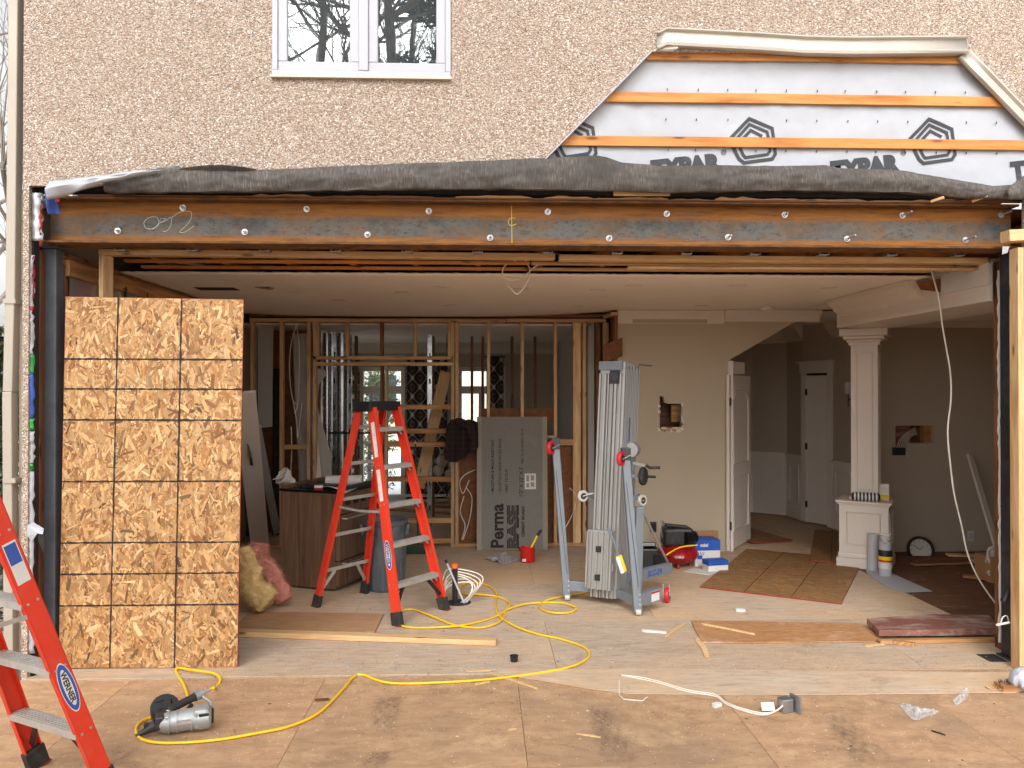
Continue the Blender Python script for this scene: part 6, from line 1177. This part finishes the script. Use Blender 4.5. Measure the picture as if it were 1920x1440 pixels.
for i, (pts, lab) in enumerate((([(1685, 1322), (1700, 1318), (1720, 1327), (1762, 1334), (1735, 1345), (1712, 1350)], 'crumpled clear plastic scrap on deck, wider piece'), ([(1785, 1315), (1800, 1297), (1818, 1284), (1815, 1305), (1795, 1322)], 'crumpled clear plastic scrap standing near the post'))):
    mb = MB(); C_ = V((0, 0, 0)); Q = [atz(x, y, .003) for x, y in pts]
    for q in Q: C_ += q / len(Q)
    ring = spline(Q + [Q[0]], 5)[:-1]; nr = 6; vv = []
    for a in range(nr + 1):
        for q in ring:
            w_ = C_.lerp(q, a / nr); vv.append(V((w_.x, w_.y, .004 + .05 * abs(noise.noise(w_ * 26 + V((i * 7, 0, 0)))) * (1.1 - a / nr))))
    k_ = len(ring); mb.add(vv, [(a * k_ + j, a * k_ + (j + 1) % k_, (a + 1) * k_ + (j + 1) % k_, (a + 1) * k_ + j) for a in range(nr) for j in range(k_)]); mb.build('plastic_scrap', K['poly'], None, lab, 'plastic scrap', solid=.001)
ns = thing('splintered_block', 'splintered wood block bristling with nails by the lumber post', 'wood block', atz(1895, 1300)); p = atz(1893, 1298); MB().box(p + V((.0, .03, .02)), (.10, .09, .04)).build('block', K['pine_old'], ns)
for k in range(12): q = p + V((random.uniform(-.07, .03), random.uniform(0, .06), .035)); MB().cyl(q, q + V((random.uniform(-.03, .02), random.uniform(-.02, .02), random.uniform(.02, .05))), .0018, n=5).build('nail', K['darkmetal'], ns)
for k in range(10): q = p + V((-.05 + random.uniform(-.03, .02), random.uniform(0, .07), .004)); MB().bar(q, q + V((random.uniform(-.05, -.01), random.uniform(-.02, .02), random.uniform(.01, .03))), .006, .003).build('splinter', K['scrap'], ns)
wb = thing('white_bag', 'white crumpled bag corner beside the splintered block', 'bag', atz(1915, 1300)); p = atz(1925, 1296); MB().grid(lambda u, v: p + V((.10 * math.cos(u * 6.28) * math.sin(v * 3.1 + .02), .08 * math.sin(u * 6.28) * math.sin(v * 3.1 + .02), .075 - .074 * math.cos(v * 3.1))) + V((1, 1, 0)) * .02 * noise.noise(V((math.cos(u * 6.28) * 3, math.sin(u * 6.28) * 3, v * 4))), 24, 14).build('bag', K['wrapw'], wb)
gb = thing('wire_nut_bundle', 'white wires and tool hanging on the black column', 'wires', aty(1885, 1165, 5.25)); MB().tube([aty(1868, 1172, 5.22), aty(1893, 1167, 5.22)], .008, 8).build('tool', K['plastic'], gb); MB().tube(spline([aty(1876, 1170, 5.24), aty(1880, 1158, 5.24), aty(1888, 1155, 5.25), aty(1892, 1168, 5.26)]), .004, 6).build('wire', K['cable'], gb); MB().box(aty(1888, 1115, 5.26), (.05, .04, .12), Matrix.Rotation(.4, 3, 'Y')).build('black_wrap', K['black'], gb, bevel=.015)
slab_ = MB().bb(V((fp(1846, 1240, 5.35).x, 5.29, -.0), ), V((fp(1880, 1240, 5.35).x, 5.44, .003))).build('floor_gap', K['tar'], fl)
# fine chips, sawdust and plaster crumbs
mb = MB(); rnd = random.Random(99); cols = [lin(226, 198, 150), lin(218, 184, 132), lin(232, 208, 170), lin(228, 222, 212), lin(150, 116, 84), lin(80, 66, 54), lin(206, 170, 120), lin(214, 180, 128), lin(120, 90, 66)]
for i in range(15000):
    u = rnd.random()
    if i > 6000: x, y = rnd.uniform(-2.0, 3.5), rnd.gauss(5.12, .16)
    elif u < .55: x, y = rnd.uniform(-2.6, 3.4), rnd.triangular(3.2, 5.2, 4.6)
    elif u < .85: x, y = rnd.uniform(-1.6, 3.8), rnd.triangular(5.1, 7.4, 5.5)
    else: x, y = rnd.gauss(rnd.choice((.15, 1.8, 3.0, -.3)), .3), rnd.gauss(rnd.choice((4.9, 5.3, 6.2)), .2)
    l = (rnd.uniform(.0015, .006) if i < 6000 else rnd.uniform(.001, .0035)) * (2.6 if rnd.random() < .04 else 1); w = l * rnd.uniform(.25, .8); a_ = rnd.uniform(0, 6.3); z = .0006 if y < 5.16 else .0025
    d_ = V((math.cos(a_), math.sin(a_), 0)); n_ = V((-d_.y, d_.x, 0)); c = V((x, y, z)); h = rnd.uniform(.001, .003)
    mb.add([c - d_ * l, c + n_ * w, c + d_ * l, c - n_ * w, c + V((0, 0, h))], [(0, 3, 4), (3, 2, 4), (2, 1, 4), (1, 0, 4)], 0, False, rnd.choice(cols))
mb.build('sawdust', K['dust'], None, 'wood chips, sawdust and plaster crumbs scattered over the floor', 'debris', kind='stuff', fixn=False)

# ================================================================ right side room items
ck = thing('wall_clock', 'round black framed clock leaning on the side room wall', 'clock', atz(1726, 1050)); p = aty(1725, 1031, 8.72); an = V((-.1, -.95, .28)).normalized()
MB().lathe([(.118, -.01), (.14, -.01), (.15, .01), (.146, .03), (.12, .03), (.118, .012)], p, an, 40, cap=False).build('rim', K['darkwood'], ck); MB().cyl(p - an * .005, p + an * .006, .12, n=40).build('dial', K['plastic'], ck)
cu = an.cross(V((0, 0, 1))).normalized(); cv = cu.cross(an) * -1
for k in range(12): a_ = k * math.pi / 6; d_ = cu * math.sin(a_) + cv * math.cos(a_); MB().bar(p + an * .007 + d_ * .092, p + an * .007 + d_ * .108, .006, .002, an).build('hour_mark', K['ink'], ck)
for a_, L in ((2.2, .085), (3.9, .06)): d_ = cu * math.sin(a_) + cv * math.cos(a_); MB().bar(p + an * .009, p + an * .009 + d_ * L, .005, .002, an).build('hand', K['ink'], ck)
for i, (x0, y0, x1, y1, m) in enumerate(((1712, 1058, 1860, 1052, 'pine_old'), (1715, 1052, 1840, 1046, 'dark'), (1775, 1040, 1858, 1043, 'pine'), (1805, 1080, 1870, 1086, 'pine_old'), (1830, 1048, 1855, 1072, 'trim'))):
    a_, b_ = atz(x0, y0, .02 + .028 * (i % 3)), atz(x1, y1, .02 + .028 * (i % 3)); a_.y = min(a_.y, 8.8); b_.y = min(b_.y, 8.8); board('scrap_plank', a_, b_, .10, .022, K[m], None, label=['thick brown plank under the pile by the clock', 'dark plank on the pile beside the clock', 'pale plank against the side room wall', 'short plank before the side room pile', 'white trim stick crossing the side room pile'][i], cat='plank')
board('leaning_trim', atz(1879, 1060, .02), aty(1818, 853, 8.85), .07, .03, K['trim'], None, up=(0.2, -1, 0), label='long white trim board leaning on the side room wall', cat='trim board')
fc2 = thing('folding_chair', 'white folding chair edge beside the broken drywall', 'chair', atz(1872, 1095)); p = atz(1872, 1092); q_ = lambda x, y: aty(x, y, p.y)
MB().grid(lambda u, v: q_(1853 + 45 * u, 1030 + 28 * v) + V((0, .05 * v, 0)), 6, 4).build('backrest', K['plastic'], fc2, solid=.02); MB().tube(spline([q_(1858, 1060), q_(1852, 1040), q_(1858, 1027), q_(1885, 1024), q_(1905, 1024)]), .012, 8).build('frame_tube', K['plastic'], fc2); MB().tube([q_(1866, 1062), q_(1852, 1073), p + V((-.03, 0, 0))], .012, 8).build('leg', K['plastic'], fc2); MB().tube([q_(1900, 1030), p + V((.15, 0, 0))], .012, 8).build('leg', K['plastic'], fc2); MB().box(p + V((.06, .1, .12)), (.3, .25, .24)).build('carton_seat', K['card'], fc2)
for x, y, lab, m in ((1660, 1080, 'clear bag of drain cloths with label before the pedestal', 'paper'),):
    t = thing('packaged_roll', lab, 'package', atz(x, y)); p = atz(x, y); MB().cyl(p, p + V((0, 0, .33)), .062, .058, n=20).build('roll', K['wrapw'], t); MB().lathe([(.0635, .08), (.0645, .085), (.0625, .26), (.0615, .262)], p, n=20, cap=False).build('label_band', K['paper'], t)
    MB().lathe([(.0650, .2), (.0655, .205), (.0645, .26), (.064, .262)], p, n=20, cap=False).build('label_print', K['black'], t); MB().lathe([(.0652, .165), (.0655, .165), (.0645, .2), (.0642, .2)], p, n=20, cap=False).build('label_print', K['yellow'], t); MB().lathe([(.0656, .145), (.0660, .145), (.065, .165), (.065, .165)], p, n=20, cap=False).build('label_print', K['tinred'], t); MB().lathe([(.05, .33), (.02, .36), (.06, .41), (.058, .41)], p, n=14, cap=False).build('bag_top', K['poly'], t)
t = thing('plastic_roll', 'upright roll of translucent plastic sheeting by the pedestal', 'plastic roll', atz(1636, 1068)); p = atz(1637, 1070); MB().cyl(p, p + V((0, 0, .37)), .055, n=20).build('roll', K['wrapw'], t); MB().cyl(p + V((0, 0, .0)), p + V((0, 0, .375)), .058, n=20).build('film', K['poly'], t)
sc4 = [atz(x, y) for x, y in ((1620, 1050), (1640, 1062), (1748, 1110), (1700, 1112), (1660, 1100), (1625, 1075))]; MB().prism([q + V((0, 0, .004)) for q in sc4], (0, 0, .004)).build('plastic_sheet', K['wrapw'], None, 'grey plastic sheet spilling off the roll across floor', 'plastic sheet')
t = thing('striped_pouch', 'black and white zebra striped pouch on pedestal', 'pouch', aty(1628, 925, 8.05)); c_ = V((cx_ - .10, cy_ - .20, .725)); u_ = V((math.cos(R(-32)), math.sin(R(-32)), 0)); u_ = V((.8, -.35, 0)).normalized(); c_ += V((0, 0, .012)); MB().tube([c_ - u_ * .135, c_ - u_ * .12, c_ + u_ * .12, c_ + u_ * .135], [.025, .046, .046, .025], 14).build('pouch', K['black'], t)
for k in range(7): q = c_ + u_ * (-.105 + .034 * k); MB().tube([q - u_ * .007 + V((0, 0, .0)), q + u_ * .009], .0468, 14).build('stripe', K['paper'], t)
t = thing('wipes_pack', 'pale pack with yellow label standing on the pedestal', 'pack', (cx_ + .12, cy_ - .10, .69)); c_ = V((cx_ + .13, cy_ - .12, .69)); rq = Matrix.Rotation(R(-25), 3, 'Z'); MB().box(c_ + V((0, 0, .085)), (.10, .06, .17), rq).build('pack_body', K['plastic'], t, bevel=.006); MB().box(c_ + V((0, 0, .035)), (.102, .062, .05), rq).build('label_band', K['yellow'], t); [MB().box(c_ + V((0, 0, z_)), (.1015, .0615, .006), rq).build('print_line', K['greywall'], t) for z_ in (.09, .11, .13)]
board('baseboard_strip', atz(1560, 1006, .01), atz(1590, 1003, .01), .06, .012, K['mahog'], None, label='short pink strip on floor by the pedestal', cat='strip')

# ================================================================ outdoors: trees, evergreen, neighbour
def grow(mb, p, d, L, r, depth, rnd, spread=.55, up=.12):
    n = 5; pts = [p]; rs = [r]; q = p; dd_ = d.normalized()
    for i in range(n):
        dd_ = (dd_ + V((rnd.uniform(-1, 1), rnd.uniform(-1, 1), rnd.uniform(-.6, 1))) * .11 + V((0, 0, up * .15))).normalized(); q = q + dd_ * L / n; pts.append(q); rs.append(r * (1 - .45 * (i + 1) / n))
    mb.tube(pts, rs, 7 if depth > 2 else 4)
    if depth == 0: return
    for k in range(rnd.choice((2, 3, 3, 4)) + (2 if depth > 2 else 0)):
        i = rnd.randint(2, n); ax_ = dd_.orthogonal().normalized(); ax_.rotate(Matrix.Rotation(rnd.uniform(0, 6.28), 3, dd_)); nd_ = (dd_ + ax_ * rnd.uniform(spread * .6, spread * 1.5) + V((0, 0, up))).normalized()
        grow(mb, pts[i], nd_, L * rnd.uniform(.55, .8), rs[i] * rnd.uniform(.45, .68), depth - 1, rnd, spread, up)
def bare_tree(label, base, h, r, seed, lean=(0, 0, 1), depth=4, spread=.6, group='bare trees around the house'):
    rnd = random.Random(seed); t = thing('bare_tree', label, 'tree', base, 0, group); base = V(base); d = V(lean).normalized(); tr = MB(); pts = [base + d * (h * i / 8) + V((rnd.uniform(-.06, .06), rnd.uniform(-.06, .06), 0)) * (i > 0) for i in range(9)]; rs = [r * (1 - .085 * i) for i in range(9)]; tr.tube(pts, rs, 12).build('trunk', K['bark'], t)
    cr = MB()
    for k in range(13):
        i = rnd.randint(3, 8); a_ = rnd.uniform(0, 6.28); grow(cr, pts[i], V((math.cos(a_), math.sin(a_), rnd.uniform(.35, 1.1))), h * rnd.uniform(.16, .30), rs[i] * .5, depth - 1, rnd, spread)
    cr.build('crown', K['twig'], t, fixn=False)
bare_tree('pale barked bare tree rising beside the downspout', V((atz(8, 1000).x * 1.35, 9.4, -.42)) if False else aty(14, 1000, 9.6) * 1 + V((0, 0, -.6)), 6.6, .14, 4, (-.03, .1, 1), 4)
bare_tree('bare tree with long upper limbs behind the downspout', V((-9.8, 15.5, -.45)), 9, .16, 12, (.05, 0, 1), 4)
bare_tree('leaning bare tree mirrored between the upstairs panes', V((-3.1, -10.5, -.45)), 13, .2, 41, (.03, 0, 1), 6); bare_tree('twiggy bare tree beyond the pine, mirrored upstairs', V((-2.2, -13.5, -.45)), 15, .2, 57, (0, 0, 1), 6)
bare_tree('forked bare tree mirrored in the upstairs window', V((-1.75, -6.5, -.45)), 11.5, .24, 31, (-.02, 0, 1), 6); bare_tree('slender bare tree mirrored in the upstairs window left pane', V((-4.0, -8.5, -.45)), 12, .22, 17, (.02, 0, 1), 6); bare_tree('tall bare tree farther behind, mirrored upstairs', V((-5.6, -10.5, -.45)), 14, .22, 23, (0, 0, 1), 5)
def leafy(mb, c, rx_, rz_, n, rnd, size, pal):
    for i in range(n):
        while True:
            q = V((rnd.uniform(-1, 1), rnd.uniform(-1, 1), rnd.uniform(-1, 1)))
            if .15 < q.length < 1: break
        q = c + V((q.x * rx_, q.y * rx_, q.z * rz_)); a_ = V((rnd.uniform(-1, 1), rnd.uniform(-1, 1), rnd.uniform(-.3, .9))).normalized(); b_ = a_.orthogonal().normalized(); l = size * rnd.uniform(.6, 1.5)
        mb.add([q, q + a_ * l * .5 + b_ * l * .16, q + a_ * l, q + a_ * l * .5 - b_ * l * .16], [(0, 1, 2, 3)], 0, False, lin(*[v * rnd.uniform(.75, 1.15) for v in rnd.choice(pal)]))
GP = [(52, 66, 44), (68, 82, 52), (44, 56, 40), (86, 96, 62)]
def cedar(label, base, h, rr_, seed, n=5200, group='evergreens by the house corner'):
    t = thing('cedar_tree', label, 'evergreen tree', base, 0, group); rnd = random.Random(seed); base = V(base); MB().cyl(base, base + V((0, 0, h * .8)), .06, .02, 8).build('trunk', K['bark'], t); mb = MB()
    for k in range(26): zc = h * (.08 + .84 * k / 25); r_ = rr_ * (1 - .75 * (k / 25) ** 1.6); a_ = rnd.uniform(0, 6.28); leafy(mb, base + V((math.cos(a_) * r_ * .35, math.sin(a_) * r_ * .35, zc)), r_ * .8, h * .07, n // 26, rnd, .07, GP)
    mb.build('crown', K['leaf'], t, fixn=False)
cedar('dark cedar beside the stucco corner, nearest the downspout', V((aty(-14, 900, 7.6).x, 7.6, -.42)), 2.9, .52, 3); cedar('dark cedar standing behind the one at the corner', V((aty(-5, 900, 9.3).x - .4, 9.6, -.42)), 2.7, .6, 8)
pn = thing('pine_tree', 'dark pine tree mirrored in the upstairs window right pane', 'pine tree', (-.9, -9.5, -.45)); MB().cyl((-.9, -9.5, -.45), (-.9, -9.5, 13.5), .22, .05, 10).build('trunk', K['bark'], pn); mb = MB(); rnd = random.Random(5)
for k in range(58): z = 5 + 8.5 * k / 57; a_ = rnd.uniform(0, 6.28); r_ = 1.7 * (1 - .7 * (k / 57)); leafy(mb, V((-.9 + math.cos(a_) * r_, -9.5 + math.sin(a_) * r_, z)), .55, .3, 150, rnd, .2, GP)
mb.build('crown', K['leaf'], pn, fixn=False)
slab('back_garden', (-12, 13.6, -.41), (14, 27, -.30), K['snow'])
nb = thing('neighbour_house', 'pale brick neighbouring house beyond the rear windows', 'house', (0, 27, -.4)); MB().bb((-9, 27, -.4), (10, 33, 6.5)).build('brick_wall', K['brick'], nb); MB().prism([V((-9.3, 26.7, 6.5)), V((10.3, 26.7, 6.5)), V((10.3, 30, 8.4)), V((-9.3, 30, 8.4))], (0, .3, .1)).build('roof', K['tar'], nb)
for x in (-6.4, -3.9, 1.7, 4.6):
    for z in (.9, 3.9): o = MB(); rect_frame(o, x, x + 1.1, z, z + 1.5, .09, 26.93, 27.02); o = o.build('window', K['white'], nb); MB().bb((x + .09, 26.985, z + .09), (x + 1.01, 26.995, z + 1.41)).build('pane', K['pane_dark'], o)
t = thing('garden_shrub', 'green shrub outside the rear french window', 'shrub', (aty(693, 800, 15).x, 15.2, -.3)); mb = MB(); b_ = V((aty(690, 800, 15).x, 15.2, -.3)); MB().cyl(b_, b_ + V((0, 0, 1.8)), .05, .02, 8).build('stem', K['bark'], t)
for k in range(14): leafy(mb, b_ + V((random.uniform(-.25, .25), random.uniform(-.3, .3), .4 + .17 * k)), .4, .25, 160, random.Random(k), .10, [(92, 110, 66), (120, 134, 86), (70, 88, 54)])
mb.build('foliage', K['leaf'], t, fixn=False)
